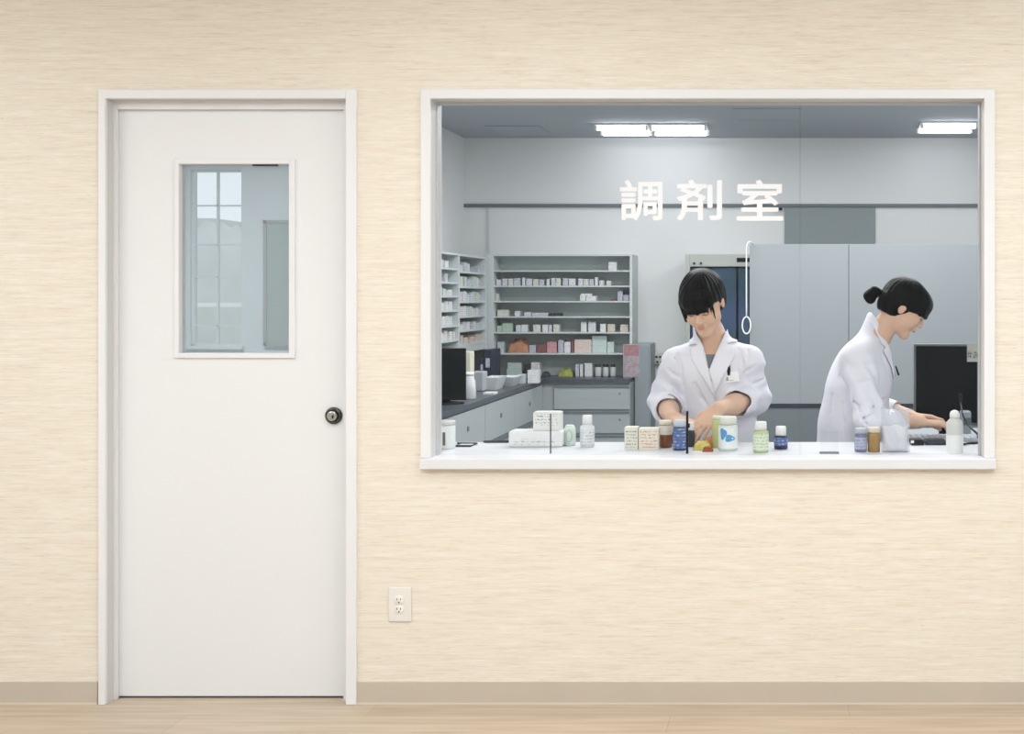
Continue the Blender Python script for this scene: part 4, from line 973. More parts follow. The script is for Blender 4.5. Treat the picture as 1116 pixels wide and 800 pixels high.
def head_sdf(f, c, R, s=1.0):
    c = np.array(c, float); P = lambda *p: c + R @ (np.array(p, float) * s)
    E = lambda p, r, k, op='u', RR=None: f.ell(P(*p), np.array(r) * s, R if RR is None else R @ RR, k * s, op)
    E((0, .014, .034), (.073, .090, .080), .01)                          # cranium
    E((0, -.022, -.018), (.061, .066, .074), .03)                         # face mass
    f.cone(P(-.036, -.012, -.062), P(-.008, -.058, -.094), .022 * s, .015 * s, .03 * s)  # jaw
    f.cone(P(.036, -.012, -.062), P(.008, -.058, -.094), .022 * s, .015 * s, .03 * s)
    E((0, -.064, -.094), (.018, .014, .014), .02)                         # chin
    for sx in (-1, 1):
        E((sx * .036, -.058, -.030), (.022, .022, .024), .02)             # cheeks
        E((sx * .031, -.089, .006), (.016, .010, .010), .008, 's')        # sockets
        E((sx * .030, -.076, .003), (.0145, .011, .0085), .004)           # closed lids
        E((sx * .0105, -.092, -.030), (.008, .009, .0065), .005)          # nostril wings
        f.cone(P(sx * .010, -.086, .020), P(sx * .044, -.074, .022), .006 * s, .005 * s, .012 * s)  # brow ridge
        E((sx * .074, .012, -.004), (.007, .017, .030), .005)             # ears
        E((sx * .081, .009, -.002), (.005, .009, .016), .003, 's')
    f.cone(P(0, -.084, .012), P(0, -.100, -.022), .0065 * s, .0085 * s, .010 * s)    # nose
    E((0, -.101, -.026), (.0095, .0085, .0085), .006)
    E((0, -.084, -.055), (.020, .011, .010), .010)                        # mouth mound
    E((0, -.0910, -.0535), (.0140, .0054, .0036), .002)                    # upper lip
    E((0, -.0900, -.0625), (.0115, .0056, .0042), .002)                    # lower lip
    E((0, -.0985, -.0580), (.0145, .006, .0011), .001, 's')                # mouth line
    E((0, -.085, -.074), (.014, .006, .006), .008, 's')
def strands(f, c, R, s, crown, amp=.0022):
    sl, P = f.sub(f.lo, f.lo + f.h * f.n, 0)
    q = ((P - c) @ R) / s - np.array(crown); th = np.arctan2(q[..., 0], -q[..., 1]); rr = np.linalg.norm(q[..., :2], axis=-1)
    w = np.clip(rr / .05, 0, 1)
    d = .5 * np.sin(th * 23 + 2.2 * np.sin(q[..., 2] * 30)) + .3 * np.sin(th * 41 + 1.3 + 3 * np.sin(q[..., 2] * 22)) + .3 * np.sin(th * 9 + q[..., 2] * 25)
    f.F += (amp * s * w * d).astype(np.float32)
def hair_sdf(f, c, R, s, style):
    c = np.array(c, float); P = lambda *p: c + R @ (np.array(p, float) * s)
    E = lambda p, r, k, op='u': f.ell(P(*p), np.array(r) * s, R, k * s, op)
    E((0, .018, .040), (.086, .102, .090), .01)
    E((0, .050, -.010), (.078, .066, .074), .03)                          # back of the head
    E((0, -.050, .052), (.070, .055, .052), .03)                          # volume over the brow
    if style == 'front':
        E((0, -.112, -.075), (.058, .075, .092), .006, 's')               # face opening
        E((.060, -.055, -.035), (.045, .055, .062), .010, 's')
        E((.085, .006, -.018), (.022, .022, .030), .004, 's')             # ear free on one side
        E((0, .03, -.115), (.12, .12, .055), .01, 's')                    # nape
        # fringe strands
        for x, zb, w in ((-.056, -.024, .012), (-.042, -.004, .013), (-.028, .000, .013), (-.014, .002, .013), (0, .000, .013), (.014, .004, .013), (.027, .002, .011), (.040, -.002, .009), (.050, -.018, .006), (.058, -.040, .005)):
            y = -.088 + 6.5 * x * x
            f.cone(P(x * .9, y + .012, .060), P(x, y - .006, zb + .010), w * s, w * .55 * s, .006 * s, flat=(R @ np.array([0, 1., 0]), 1.5))
        f.cone(P(-.070, -.035, .03), P(-.068, -.045, -.045), .013 * s, .006 * s, .01 * s)
        f.cone(P(-.074, -.012, .03), P(-.074, -.010, -.052), .013 * s, .009 * s, .01 * s)
    else:
        E((0, -.104, -.070), (.10, .078, .078), .010, 's')                # face opening seen from the side
        for sx in (-1, 1):
            E((sx * .088, -.030, -.060), (.035, .048, .052), .008, 's')
            E((sx * .084, .010, -.018), (.022, .016, .025), .004, 's')
        E((0, .02, -.110), (.12, .13, .055), .012, 's')
        for x in np.linspace(-.055, .055, 9):
            y = -.096 + 7 * x * x
            f.cone(P(x * .9, y + .02, .070), P(x, y - .004, .018), .015 * s, .009 * s, .01 * s, flat=(R @ np.array([0, 1., 0]), 1.3))
        # swept band over the ear to the tie at the back
        for sx in (-1, 1): f.cone(P(sx * .066, -.03, .05), P(sx * .05, .09, .012), .018 * s, .014 * s, .012 * s)

def hand(f, w, fwd, up, thumb, curl=(20, 30, 25), spread=6, k=.004, s=1.0, fcurls=None, tcurl=25):
    """w wrist point, fwd towards the fingers, up = back of the hand, thumb=+1/-1 side"""
    w = np.array(w, float); fw = np.array(fwd, float); fw /= np.linalg.norm(fw)
    up = np.array(up, float); up -= fw * (up @ fw); up /= np.linalg.norm(up); sd = np.cross(fw, up) * thumb
    fing = [(.026, .084, (.040, .025, .020), .0085), (.009, .088, (.044, .028, .021), .0087), (-.009, .084, (.041, .026, .020), .0083), (-.025, .076, (.032, .020, .018), .0073)]
    tips = []
    for i, (o, l, seg, r) in enumerate(fing):
        a = w + (sd * o * .55) * s; b = w + (fw * l + sd * o) * s
        f.cone(a, b, .0125 * s, (r + .0022) * s, .012 * s, flat=(up, 1.12))
        ang = math.radians((1.5 - i) * spread); dirn = fw * math.cos(ang) + sd * math.sin(ang)
        p = b; tot = 0; cl = (fcurls[i] if fcurls else curl)
        for j, (L, c) in enumerate(zip(seg, cl)):
            tot += math.radians(c); d = dirn * math.cos(tot) - up * math.sin(tot)
            q = p + d * L * s; f.cone(p, q, (r - .0006 * j) * s, (r - .0006 * (j + 1)) * s, k * s); p = q
        tips.append(p)
    t0 = w + (fw * .018 + sd * .018 - up * .004) * s
    t1 = t0 + (fw * .034 + sd * .026 - up * .008) * s
    c = math.radians(tcurl)
    t2 = t1 + (fw * .030 * math.cos(c) + sd * .006 - up * .030 * math.sin(c)) * s
    t3 = t2 + (fw * .024 * math.cos(c * 1.3) - sd * .004 - up * .024 * math.sin(c * 1.3)) * s
    f.cone(t0, t1, .015 * s, .0115 * s, .012 * s); f.cone(t1, t2, .0108 * s, .0098 * s, k * s); f.cone(t2, t3, .0096 * s, .0078 * s, k * s)
    return tips

def eyebrow(parent, c, R, s):
    c = np.array(c, float)
    for sx in (-1, 1):
        bm = bmesh.new(); tube(bm, [c + R @ (np.array(p) * s) for p in ((sx * .014, -.0925, .020), (sx * .028, -.089, .0255), (sx * .044, -.077, .021))], [.0014, .0022, .0008], 6)
        fin('eyebrow', bm, HAIRM, parent)
        bm = bmesh.new(); tube(bm, [c + R @ (np.array(p) * s) for p in ((sx * .017, -.0865, .0005), (sx * .030, -.0885, -.0045), (sx * .0435, -.0785, -.001))], [.0008, .0013, .0009], 6)
        fin('eyelashes', bm, HAIRM, parent)

def folds(P, seeds, amp):
    d = 0
    for (ax, fr, ph) in seeds:
        ax = np.array(ax, float); d = d + np.sin((P @ ax) * fr + ph + 1.6 * np.sin((P @ np.array([ax[2], ax[0], ax[1]])) * fr * .35 + ph))
    return amp * d / len(seeds)
def add_folds(F_, lo, hi, seeds, amp):
    sl, P = F_.sub(np.array(lo), np.array(hi), 0)
    if sl is None: return
    cen = (np.array(lo) + hi) / 2; hw = (np.array(hi) - lo) / 2
    wgt = np.clip((1 - np.abs((P - cen) / hw)) * 3, 0, 1).min(-1)
    F_.F[sl] += (folds(P, seeds, amp) * wgt).astype(np.float32)

def grooves(c, paths, rad=.0052, y0=None):
    for p in paths:
        pts = []
        for (px, py) in p:
            y = .6
            for _ in range(4):
                ix, iz = int(round((UX(px, y) - c.lo[0]) / c.h)), int(round((UZ(py, y) - c.lo[2]) / c.h))
                if not (0 <= ix < c.n[0] and 0 <= iz < c.n[2]): break
                cc = c.F[ix, :, iz] < 0
                if not cc.any(): break
                y = c.ax[1][int(np.argmax(cc))]
            pts.append(np.array((UX(px, y), y - rad * .35, UZ(py, y))))
        for i in range(len(pts) - 1):
            r0 = rad * (.6 if i == 0 else 1); r1 = rad * (.5 if i == len(pts) - 2 else 1)
            if np.linalg.norm(pts[i + 1] - pts[i]) > 1e-4: c.cone(pts[i], pts[i + 1], r0, r1, .010, 's')
def poly_sd(X, Z, poly):
    """signed distance to a 2-D polygon (negative inside)"""
    d = np.full(X.shape, 1e9); ins = np.zeros(X.shape, bool); n = len(poly)
    for i in range(n):
        a = np.array(poly[i]); b = np.array(poly[(i + 1) % n]); e = b - a
        wx, wz = X - a[0], Z - a[1]; t = np.clip((wx * e[0] + wz * e[1]) / (e @ e), 0, 1)
        d = np.minimum(d, np.hypot(wx - t * e[0], wz - t * e[1]))
        c = ((a[1] > Z) != (b[1] > Z)) & (X < (b[0] - a[0]) * (Z - a[1]) / (b[1] - a[1] + 1e-12) + a[0]); ins ^= c
    return np.where(ins, -d, d)

def shell_patch(coat, poly, offset, th, axis, side, depth, name, m, parent):
    """a cloth layer of thickness th lying on the coat surface inside a polygon drawn in the plane seen along `axis`"""
    f = Field(coat.lo, coat.lo + coat.h * (coat.n - 1), coat.h); f.F[:] = .2
    us = [p[0] for p in poly]; vs = [p[1] for p in poly]
    if axis == 'y': lo = (min(us), depth[0], min(vs)); hi = (max(us), depth[1], max(vs))
    else: lo = (depth[0], min(us), min(vs)); hi = (depth[1], max(us), max(vs))
    sl, P = f.sub(np.array(lo), np.array(hi), .012)
    D = coat.F[sl]
    pd = poly_sd(P[..., 0] if axis == 'y' else P[..., 1], P[..., 2], poly)
    d = np.maximum(np.abs(D - offset) - th, pd)
    cc = P[..., 1] if axis == 'y' else P[..., 0]
    d = np.maximum(d, np.maximum(depth[0] - cc, cc - depth[1]))
    f.F[sl] = d
    V, Q = f.mesh(1); return mesh_obj(name, V, Q, m, parent)

# ------------------------------------------------------------------ front pharmacist
def person_front():
    root_loc = (-.30, .70, 0.0)
    h = .0036
    hc = np.array((-.328, .475, 1.362)); R = rot(math.radians(-10), math.radians(31), math.radians(-5)); hs = .985
    nb = np.array((-.300, .600, 1.195))
    shL, shR = np.array((-.438, .575, 1.130)), np.array((-.158, .575, 1.138))
    elL, elR = np.array((-.494, .650, .978)), np.array((-.138, .640, .985))
    wrL, wrR = np.array((-.437, .395, .936)), np.array((-.262, .385, .969))
    f = Field((-.62, .22, .0), (.02, .90, 1.53), h)
    head_sdf(f, hc, R, hs)
    f.cone(hc + R @ np.array((0, .022, -.045)), nb, .043, .048, .015)
    f.cone(nb, (-.30, .62, 1.13), .06, .09, .03)
    f.ell((-.30, .61, 1.07), (.135, .085, .13), None, .04)
    f.ell((-.30, .66, .93), (.12, .085, .12), None, .04)
    f.ell((-.30, .70, .84), (.145, .10, .10), None, .04)
    for sh, el in ((shL, elL), (shR, elR)):
        f.cone(nb + (0, .01, -.03), sh, .045, .042, .03); f.cone(sh, el, .040, .036, .02)
    f.cone(elL, wrL + (elL - wrL) * .35, .036, .034, .02); f.cone(wrL + (elL - wrL) * .45, wrL, .036, .026, .02)
    f.cone(elR, wrR + (elR - wrR) * .35, .038, .036, .02); f.cone(wrR + (elR - wrR) * .45, wrR, .037, .027, .02)
    hand(f, wrL, (.62, -.62, -.20), (.15, -.45, 1), -1, fcurls=[(34, 48, 30), (38, 50, 32), (42, 52, 32), (46, 52, 32)], spread=4, tcurl=45)
    hand(f, wrR, (-.60, -.45, -.62), (-.2, -.85, .62), +1, fcurls=[(4, 16, 12), (2, 12, 10), (4, 12, 10), (8, 16, 14)], spread=7, tcurl=20)
    for sx in (-.085, .085):
        f.cone((-.30 + sx, .71, .82), (-.30 + sx, .70, .47), .075, .052, .03); f.cone((-.30 + sx, .70, .47), (-.30 + sx, .73, .09), .052, .034, .02)
        f.cone((-.30 + sx, .73, .05), (-.30 + sx, .62, .03), .035, .028, .02)
    V, Q = f.mesh(1)
    loc = ((V[Q].mean(1) - hc) @ R) / hs
    mi = np.zeros(len(Q), int)
    mi[(np.abs(loc[:, 0]) < .0145) & (loc[:, 1] < -.086) & (loc[:, 2] < -.0495) & (loc[:, 2] > -.0675)] = 1
    body = mesh_obj('person', V, Q, [SKIN, LIP], None, root_loc, mi)
    tag(body, 'person in white coat with black fringe facing the window, bowed over bottles', 'person')
    eyebrow(body, hc, R, hs)
    # hair
    g = Field(hc - .17, hc + .17, .0028); hair_sdf(g, hc, R, hs, 'front'); strands(g, hc, R, hs, (.012, .03, 0))
    V, Q = g.mesh(1); mesh_obj('hair', V, Q, HAIRM, body)
    # shirt
    g = Field((-.44, .46, .92), (-.16, .72, 1.23), .005)
    g.ell((-.30, .606, 1.10), (.115, .094, .10), None, .02); V, Q = g.mesh(1); mesh_obj('shirt', V, Q, SHIRT, body)
    # trousers and shoes
    g = Field((-.52, .52, .07), (-.08, .86, .95), .007)
    for sx in (-.085, .085):
        g.cone((-.30 + sx, .71, .84), (-.30 + sx, .70, .47), .092, .070, .03); g.cone((-.30 + sx, .70, .47), (-.30 + sx, .73, .10), .070, .058, .02)
    V, Q = g.mesh(1); mesh_obj('trousers', V, Q, TRO, body)
    for sx in (-.085, .085):
        g = Field((-.30 + sx - .07, .52, -.01), (-.30 + sx + .07, .82, .12), .005)
        g.cone((-.30 + sx, .75, .045), (-.30 + sx, .60, .036), .043, .036, .02); 
        g.F[:, :, :] = np.maximum(g.F, -(g.ax[2][None, None, :] - .001)); g.F[:, :, :] = np.maximum(g.F, (g.ax[2][None, None, :] - .075))
        V, Q = g.mesh(1); mesh_obj('shoe', V, Q, SHOE, body)
    # coat
    c = Field((-.64, .36, .44), (.03, .90, 1.33), .0042)
    c.ell((-.30, .635, 1.03), (.160, .118, .165), None, .03)
    c.ell((-.30, .665, .90), (.158, .128, .20), None, .06)
    c.cone((-.30, .69, .86), (-.30, .70, .56), .16, .19, .06, flat=((0, 1, 0), 1.25))
    c.cone(shL, shR, .050, .050, .04); c.ell((-.30, .60, 1.09), (.148, .105, .10), None, .05)
    for sh, x in ((shL, -1), (shR, 1)): c.cone(nb + (x * .02, .015, -.010), sh + (0, 0, -.002), .048, .050, .04)
    c.cone(nb + (0, .018, -.03), hc + R @ np.array((0, .036, -.058)), .068, .054, .02)
    for sh, el, wr, t1 in ((shL, elL, wrL, .52), (shR, elR, wrR, .44)):
        c.cone(sh, el, .055, .060, .016); e = el + (wr - el) * t1; c.cone(el, e, .060, .053, .03)
        d = (wr - el) / np.linalg.norm(wr - el)
        c.cone(e - d * .045, e - d * .001, .059, .058, .006)                                  # rolled cuff
        c.cone(e - d * .018, wr + d * .05, .047, .060, .003, 's')                             # hollow at the cuff
    # cut flat at the hem
    c.F[:] = np.maximum(c.F, (.50 - c.ax[2])[None, None, :])
    # neck: hollow + V opening
    c.cone(nb + (-.004, -.006, -.01), hc + R @ np.array((0, .018, -.030)), .055, .060, .006, 's')
    PX = lambda px, py, T=4.49: ((px - CX) * T / F, CAMZ - (py - CY) * T / F)
    vp = [PX(758, 345), PX(762, 360), PX(766.5, 380), PX(772.5, 404), PX(780, 384), PX(787, 366), PX(795, 345), PX(776, 330)]
    add_folds(c, (-.60, .50, .95), (-.40, .75, 1.16), [((.5, .3, .9), 95, .3), ((-.4, .2, 1), 60, 1)], .0060)
    add_folds(c, (-.20, .50, .95), (-.02, .75, 1.16), [((-.5, .3, .9), 95, .8), ((.4, .2, 1), 60, 2)], .0060)
    add_folds(c, (-.60, .38, .86), (-.40, .60, 1.02), [((.3, .9, .2), 110, .3), ((.6, .8, .5), 70, 2)], .0065)
    add_folds(c, (-.24, .42, .88), (-.04, .62, 1.04), [((-.3, .9, .2), 110, .3), ((-.6, .8, .5), 70, 2)], .0065)
    add_folds(c, (-.42, .40, .60), (-.18, .75, 1.12), [((1, 0, .35), 42, .3), ((1, 0, -.5), 30, 2)], .0055)
    sl, P = c.sub(np.array((-.42, .40, 1.07)), np.array((-.20, .60, 1.36)), 0)
    pd = poly_sd(P[..., 0], P[..., 2], vp); pd = np.maximum(pd, P[..., 1] - .60)
    grooves(c, [[(739, 386), (742, 402), (744, 420), (746.5, 442)], [(727, 402), (733, 408), (741, 411)], [(714, 428), (722, 426), (734, 430)], [(731, 378), (736, 392)],
                [(824, 398), (815, 404), (808, 412)], [(834, 412), (826, 417), (816, 420)], [(806, 380), (809, 396), (808, 406)], [(815, 381), (818, 394)], [(757, 418), (765, 434), (775, 448)], [(790, 436), (785, 450), (784, 462)], [(786, 417), (787.5, 432)]])
    keep = c.F.copy(); A = c.F[sl]; c.F[sl] = np.maximum(A, -pd)
    V, Q = c.mesh(2); coat = mesh_obj('lab_coat', V, Q, COAT, body)
    c.F = keep
    lapL = [PX(*p) for p in ((756, 352), (760, 362), (766.5, 381), (772.5, 403), (780, 431), (777.5, 432), (766, 413), (753, 392), (750.5, 380), (759, 376), (748.5, 377), (748, 366))]
    lapR = [PX(*p) for p in ((796, 350), (788, 366), (780, 384), (772.5, 403), (779, 431), (787, 414), (801, 388), (799, 377), (790, 375), (803, 373), (801, 362))]
    shell_patch(c, lapL, .0035, .0032, 'y', 0, (.44, .60), 'lapel', COAT2, coat)
    shell_patch(c, lapR, .0035, .0032, 'y', 0, (.44, .60), 'lapel', COAT2, coat)
    # front edge and pocket
    edge = [PX(777.5, 430, 4.52), PX(780, 430, 4.52), PX(782, 485, 4.52), PX(779, 485, 4.52)]
    shell_patch(c, edge, .002, .0022, 'y', 0, (.40, .60), 'front_edge', COAT2, coat)
    def surf_y(px, py):
        y = .5
        for _ in range(4):
            X, Z = UX(px, y), UZ(py, y); ix, iz = int((X - c.lo[0]) / c.h), int((Z - c.lo[2]) / c.h)
            col_ = c.F[ix, :, iz]; j = np.argmax(col_ < 0); y = c.ax[1][j]
        return y
    yp = surf_y(797, 411) - .006
    bm = bmesh.new(); box(bm, -.032, .032, -.003, .002, -.020, .020, .001)
    o = fin('name_badge', bm, mat('badge_white', (246, 246, 248), .35, .4), coat); 
    o.location = (0, 0, 0); o.data.transform(Matrix.Translation((UX(796.5, yp), yp, UZ(411, yp))) @ Matrix.Rotation(math.radians(-9), 4, 'Y') @ Matrix.Rotation(math.radians(-8), 4, 'Z'))
    bm = bmesh.new(); box(bm, -.022, -.010, -.0042, -.003, -.012, .002); box(bm, -.006, .010, -.0042, -.003, -.013, -.011)
    o2 = fin('badge_print', bm, mat('badge_grey', (160, 164, 172), .5), coat)
    o2.data.transform(Matrix.Translation((UX(796.5, yp), yp, UZ(411, yp))) @ Matrix.Rotation(math.radians(-9), 4, 'Y') @ Matrix.Rotation(math.radians(-8), 4, 'Z'))
    bm = bmesh.new(); tube(bm, [(UX(794.5, yp), yp + .001, UZ(409, yp)), (UX(794, yp), yp + .001, UZ(401, yp)), (UX(795, yp), yp + .003, UZ(397.5, yp))], [.0065, .0068, .003], 10); fin('pen', bm, BLACK, coat)
    return body

# ------------------------------------------------------------------ right pharmacist, in profile
def person_right():
    root_loc = (.26, .80, 0.0)
    hc = np.array((.463, .735, 1.340)); R = rot(math.radians(90), math.radians(33)); hs = .94
    nb = np.array((.350, .765, 1.215))
    shN, shF = np.array((.272, .640, 1.140)), np.array((.290, .880, 1.140))
    elN, elF = np.array((.310, .555, .912)), np.array((.330, .950, .930))
    wrN, wrF = np.array((.510, .610, .893)), np.array((.500, .850, .897))
    f = Field((.03, .44, 0), (.76, 1.08, 1.50), .0036)
    head_sdf(f, hc, R, hs)
    f.cone(hc + R @ np.array((0, .022, -.045)), nb, .048, .050, .02)
    f.cone(nb, (.31, .77, 1.14), .055, .08, .03)
    f.ell((.285, .765, 1.06), (.085, .125, .13), None, .04); f.ell((.27, .77, .93), (.085, .115, .12), None, .04); f.ell((.26, .78, .84), (.10, .14, .10), None, .04)
    for sh, el in ((shN, elN), (shF, elF)):
        f.cone(nb + (-.01, 0, -.04), sh, .042, .040, .03); f.cone(sh, el, .040, .035, .02)
    for el, wr in ((elN, wrN), (elF, wrF)):
        f.cone(el, wr + (el - wr) * .45, .035, .035, .02); f.cone(wr + (el - wr) * .45, wr, .035, .025, .02)
    hand(f, wrN, (.93, .15, -.06), (.05, -.1, 1), -1, fcurls=[(12, 30, 18), (13, 30, 20), (14, 30, 20), (16, 32, 20)], spread=5, tcurl=20)
    hand(f, wrF, (.93, -.15, -.06), (.05, .1, 1), +1, fcurls=[(12, 30, 18), (13, 30, 20), (14, 30, 20), (16, 32, 20)], spread=5, tcurl=20)
    for sy in (-.08, .08):
        f.cone((.26, .78 + sy, .82), (.25, .78 + sy, .47), .075, .052, .03); f.cone((.25, .78 + sy, .47), (.22, .78 + sy, .09), .052, .034, .02)
        f.cone((.22, .78 + sy, .05), (.33, .78 + sy, .03), .035, .028, .02)
    V, Q = f.mesh(1)
    loc = ((V[Q].mean(1) - hc) @ R) / hs; mi = np.zeros(len(Q), int)
    mi[(np.abs(loc[:, 0]) < .0145) & (loc[:, 1] < -.086) & (loc[:, 2] < -.0495) & (loc[:, 2] > -.0675)] = 1
    body = mesh_obj('person', V, Q, [SKIN, LIP], None, root_loc, mi)
    tag(body, 'person in white coat with tied-back black hair, in profile at the keyboard', 'person')
    eyebrow(body, hc, R, hs)
    g = Field(hc - (.19, .14, .16), hc + (.16, .14, .16), .0028); hair_sdf(g, hc, R, hs, 'side'); strands(g, hc, R, hs, (0, .05, 0), .0016)
    V, Q = g.mesh(1); hr = mesh_obj('hair', V, Q, HAIRM, body)
    # pony bun and tie
    yb = .735
    a = np.array((UX(964, yb), yb, UZ(321, yb))); b = np.array((UX(953, yb), yb, UZ(317.5, yb))); c0 = np.array((UX(948.5, yb), yb, UZ(323, yb)))
    g = Field(c0 - (.05, .06, .06), c0 + (.10, .06, .06), .0028)
    g.cone(a + (.012, 0, -.003), b, .015, .017, .01); g.cone(b, c0, .020, .026, .012); g.cone(c0, c0 + (.001, 0, -.014), .026, .016, .012)
    V, Q = g.mesh(1); mesh_obj('ponytail', V, Q, HAIRM, hr)
    bm = bmesh.new(); tdir = (b - a) / np.linalg.norm(b - a); n1 = np.array((0, 1., 0)); n2 = np.cross(tdir, n1)
    tube(bm, [a - tdir * .002 + (n1 * math.cos(t) + n2 * math.sin(t)) * .0165 for t in np.linspace(0, 2 * math.pi, 18, endpoint=False)], .0035, 6, True); fin('hair_tie', bm, BLACK, hr)
    g = Field((.16, .62, .92), (.44, .90, 1.22), .005); g.ell((.297, .765, 1.06), (.090, .12, .13), None, .02); V, Q = g.mesh(1); mesh_obj('shirt', V, Q, SHIRT, body)
    g = Field((.10, .55, .07), (.42, 1.02, .95), .007)
    for sy in (-.08, .08):
        g.cone((.26, .78 + sy, .84), (.25, .78 + sy, .47), .066, .062, .03); g.cone((.25, .78 + sy, .47), (.22, .78 + sy, .10), .068, .056, .02)
    V, Q = g.mesh(1); mesh_obj('trousers', V, Q, TRO, body)
    for sy in (-.08, .08):
        g = Field((.12, .78 + sy - .07, -.01), (.44, .78 + sy + .07, .12), .005); g.cone((.21, .78 + sy, .045), (.35, .78 + sy, .036), .043, .036, .02)
        g.F[:] = np.maximum(g.F, -(g.ax[2][None, None, :] - .001)); g.F[:] = np.maximum(g.F, (g.ax[2][None, None, :] - .075))
        V, Q = g.mesh(1); mesh_obj('shoe', V, Q, SHOE, body)
    # coat
    c = Field((.02, .44, .44), (.56, 1.08, 1.38), .0042)
    c.ell((.292, .765, 1.06), (.125, .155, .145), np.array(rot(0, 0, math.radians(14))), .04)
    c.ell((.268, .775, .92), (.130, .155, .19), None, .06)
    c.cone((.262, .785, .84), (.262, .785, .56), .145, .185, .06, flat=((0, 1, 0), .92))
    c.cone(shN, shF, .056, .056, .05)
    for sh in (shN, shF): c.cone(nb + (-.014, 0, -.030), sh + (0, 0, 0), .052, .060, .05)
    c.cone(nb + (-.030, 0, -.05), np.array((.358, .765, 1.292)), .064, .047, .02)
    for sh, el, wr, t1 in ((shN, elN, wrN, .60), (shF, elF, wrF, .60)):
        c.cone(sh, el, .062, .056, .010); e = el + (wr - el) * t1; c.cone(el, e, .056, .047, .03)
        d = (wr - el) / np.linalg.norm(wr - el); c.cone(e - d * .016, wr + d * .05, .039, .050, .003, 's')
    c.F[:] = np.maximum(c.F, (.50 - c.ax[2])[None, None, :])
    c.cone(nb + (.018, 0, -.02), np.array((.392, .755, 1.36)), .052, .060, .006, 's')
    add_folds(c, (.20, .48, .90), (.42, .68, 1.16), [((.9, .2, .5), 80, .3), ((-.6, .2, .9), 55, 1)], .0080)
    add_folds(c, (.28, .48, .86), (.50, .70, 1.0), [((.9, .2, -.4), 100, .3), ((.3, .2, 1), 60, 1)], .0070)
    add_folds(c, (.10, .56, .55), (.40, .90, 1.12), [((1, .2, .25), 40, .3), ((.8, .4, -.4), 32, 1)], .0060)
    grooves(c, [[(913, 389), (909, 398), (915, 410), (925, 426), (936, 444), (945, 464)], [(961, 388), (968, 405), (976, 424), (983, 438)], [(928, 408), (938, 414), (950, 413)], [(950, 444), (964, 436), (980, 437)], [(938, 458), (952, 452), (968, 455)], [(907, 430), (904, 450), (902, 474)], [(918, 440), (920, 460), (920, 478)]])
    keep = c.F.copy()
    PX = lambda px, py, T=4.66: ((px - CX) * T / F, CAMZ - (py - CY) * T / F)
    # V opening seen from the side: everything in front of the lapel line, between the lapels
    sl, P = c.sub(np.array((.30, .68, 1.06)), np.array((.56, .85, 1.34)), 0)
    front = (P[..., 0] - .395) + (P[..., 2] - 1.20) * .30
    wdt = np.abs(P[..., 1] - .765) - np.clip((P[..., 2] - 1.09) * .42, 0, .06)
    A = c.F[sl]; c.F[sl] = np.maximum(A, -np.maximum(-front, wdt))
    V, Q = c.mesh(2); coat = mesh_obj('lab_coat', V, Q, COAT, body)
    c.F = keep
    lap = [PX(*p) for p in ((951, 340), (947.5, 349), (955, 360), (961, 375), (966, 379), (963, 383), (972, 400), (981, 432), (984, 430), (978, 404), (972, 382), (966, 366), (957, 348))]
    # draw it on the near half of the coat, looking along y
    shell_patch(c, lap, .0035, .0034, 'y', 0, (.60, .765), 'lapel', COAT2, coat)
    seam = [PX(907, 399, 4.66), PX(911, 396, 4.66), PX(925, 416, 4.6), PX(938, 440, 4.6), PX(945, 462, 4.6), PX(942, 462, 4.6), PX(934, 441, 4.6), PX(921, 417, 4.6)]
    bm = bmesh.new(); tube(bm, [(UX(977, .62), .655, UZ(399, .655)), (UX(980.5, .62), .655, UZ(409, .655))], [.003, .004], 8); fin('pen', bm, BLACK, coat)
    return body
person_front(); person_right()

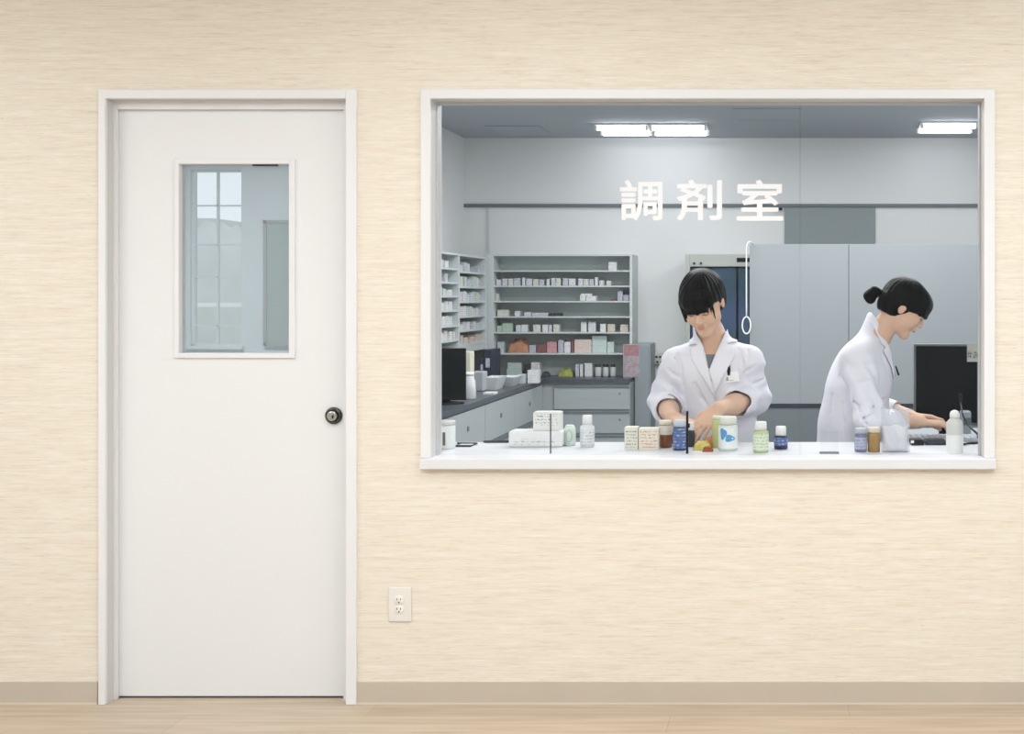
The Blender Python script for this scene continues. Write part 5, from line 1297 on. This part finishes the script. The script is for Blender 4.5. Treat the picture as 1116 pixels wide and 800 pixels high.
# ------------------------------------------------------------------ lettering on the glass (bold characters cut from vinyl)
LET = mat('white_vinyl', (246, 247, 250), 0.5, 0.2)
def glyph(ch, pa, pb):
    cu = bpy.data.curves.new('tmp', 'FONT'); cu.body = ch; cu.size = 0.16; cu.resolution_u = 3
    to = bpy.data.objects.new('tmp', cu); COL.objects.link(to); bpy.context.view_layer.update()
    me = bpy.data.meshes.new_from_object(to.evaluated_get(bpy.context.evaluated_depsgraph_get()))
    bpy.data.objects.remove(to); me.calc_loop_triangles()
    co = np.array([v.co[:2] for v in me.vertices]); mn, mx = co.min(0), co.max(0)
    W, H = UX(pb, GY) - UX(pa, GY), UZ(196, GY) - UZ(240.5, GY); bold = .0027
    q = (co - mn) / (mx - mn) * (np.array((W, H)) - 2 * bold) + bold
    g = .0007; nx, nz = int(W / g) + 9, int(H / g) + 9
    X, Z = np.meshgrid((np.arange(nx) - 4) * g, (np.arange(nz) - 4) * g, indexing='ij'); M = np.zeros((nx, nz), bool)
    for t in me.loop_triangles:
        a, b, c = q[list(t.vertices)]
        d = (b[0] - a[0]) * (c[1] - a[1]) - (b[1] - a[1]) * (c[0] - a[0])
        if abs(d) < 1e-12: continue
        u = ((X - a[0]) * (c[1] - a[1]) - (Z - a[1]) * (c[0] - a[0])) / d; v = ((b[0] - a[0]) * (Z - a[1]) - (b[1] - a[1]) * (X - a[0])) / d
        M |= (u >= -.01) & (v >= -.01) & (u + v <= 1.01)
    bpy.data.meshes.remove(me)
    D = M.copy(); rr = int(round(bold / g))
    for dx in range(-rr, rr + 1):
        for dz in range(-rr, rr + 1):
            if dx * dx + dz * dz <= rr * rr + .5: D |= np.roll(np.roll(M, dx, 0), dz, 1)
    A = D.astype(np.float32)
    A = (A + np.roll(A, 1, 0) + np.roll(A, -1, 0) + np.roll(A, 1, 1) + np.roll(A, -1, 1)) / 5
    f = Field((0, 0, 0), (g * 3, g * 4, g * 3), g); f.n = np.array((nx, 5, nz)); f.F = np.full((nx, 5, nz), .5, np.float32)
    f.F[:, 1:4, :] = (.5 - A)[:, None, :]
    V, Q = f.mesh(1)
    V[:, 0] += UX(pa, GY) - 4 * g; V[:, 2] += UZ(240.5, GY) - 4 * g; V[:, 1] = GY - .0002 - (V[:, 1] - V[:, 1].min()) * .5
    o = mesh_obj('letter', V, Q, LET, win); o['label'] = 'white character on the glass'
    o.data.polygons.foreach_set('use_smooth', np.zeros(len(Q), bool))
for ch, pa, pb in (('調', 675.5, 722), ('剤', 737.5, 787), ('室', 803, 853)): glyph(ch, pa, pb)


# ================================================================== LIGHT, CAMERA
def area(name, loc, sx, sy, power, col=(1, 1, 1), rot=(0, 0, 0)):
    l = bpy.data.lights.new(name, 'AREA'); l.shape = 'RECTANGLE'; l.size = sx; l.size_y = sy; l.energy = power; l.color = col
    o = bpy.data.objects.new(name, l); COL.objects.link(o); o.location = loc; o.rotation_euler = rot; return o
for x in (-3.2, -0.9, 1.2):
    for y in (-1.5, -2.9): area('hall_fill', (x, y, 2.66), 0.6, 1.0, 15.5 if y > -2 else 37, (0.92, 0.965, 1.0))  # unseen fill lights, added to light the front wall evenly
area('pharmacy_fill', (-0.6, 1.4, 2.50), 1.2, 0.3, 24, (0.99, 0.99, 0.99))  # unseen fill lights, added to brighten both people from above
area('pharmacy_fill', (0.6, 1.4, 2.50), 1.2, 0.3, 24, (0.99, 0.99, 0.99))
area('pharmacy_fill', (-0.9, 2.75, 2.50), 1.2, 0.3, 25, (0.99, 0.99, 0.99))  # second unseen row, added to brighten the back of the room
area('pharmacy_fill', (0.8, 2.75, 2.50), 1.2, 0.3, 25, (0.99, 0.99, 0.99))
area('corridor_fill', (-3.4, 2.4, 2.50), 1.0, 0.3, 60, (0.99, 0.99, 0.99))  # unseen fill light, added to brighten the view through the door glass

w = bpy.data.worlds.new('world'); SC.world = w; w.use_nodes = True
w.node_tree.nodes['Background'].inputs[0].default_value = (0.86, 0.93, 1.0, 1); w.node_tree.nodes['Background'].inputs[1].default_value = 1.4

cam = bpy.data.cameras.new('camera'); co = bpy.data.objects.new('camera', cam); COL.objects.link(co)
co.location = (0, -4, CAMZ); co.rotation_euler = (math.pi / 2, 0, 0)
cam.sensor_width = 36; cam.lens = F / 1116 * 36; cam.shift_x = (558 - CX) / 1116; cam.shift_y = (CY - 400) / 1116
cam.clip_start = 0.05; cam.clip_end = 200
SC.camera = co
SC.view_settings.view_transform = 'Standard'; SC.view_settings.look = 'None'; SC.view_settings.exposure = 0.0; SC.view_settings.gamma = 1.0
SC.view_settings.use_curve_mapping = False
SC.cycles.use_denoising = True
SC.cycles.max_bounces = 10; SC.cycles.transparent_max_bounces = 24
SC.cycles.sample_clamp_indirect = 6.0
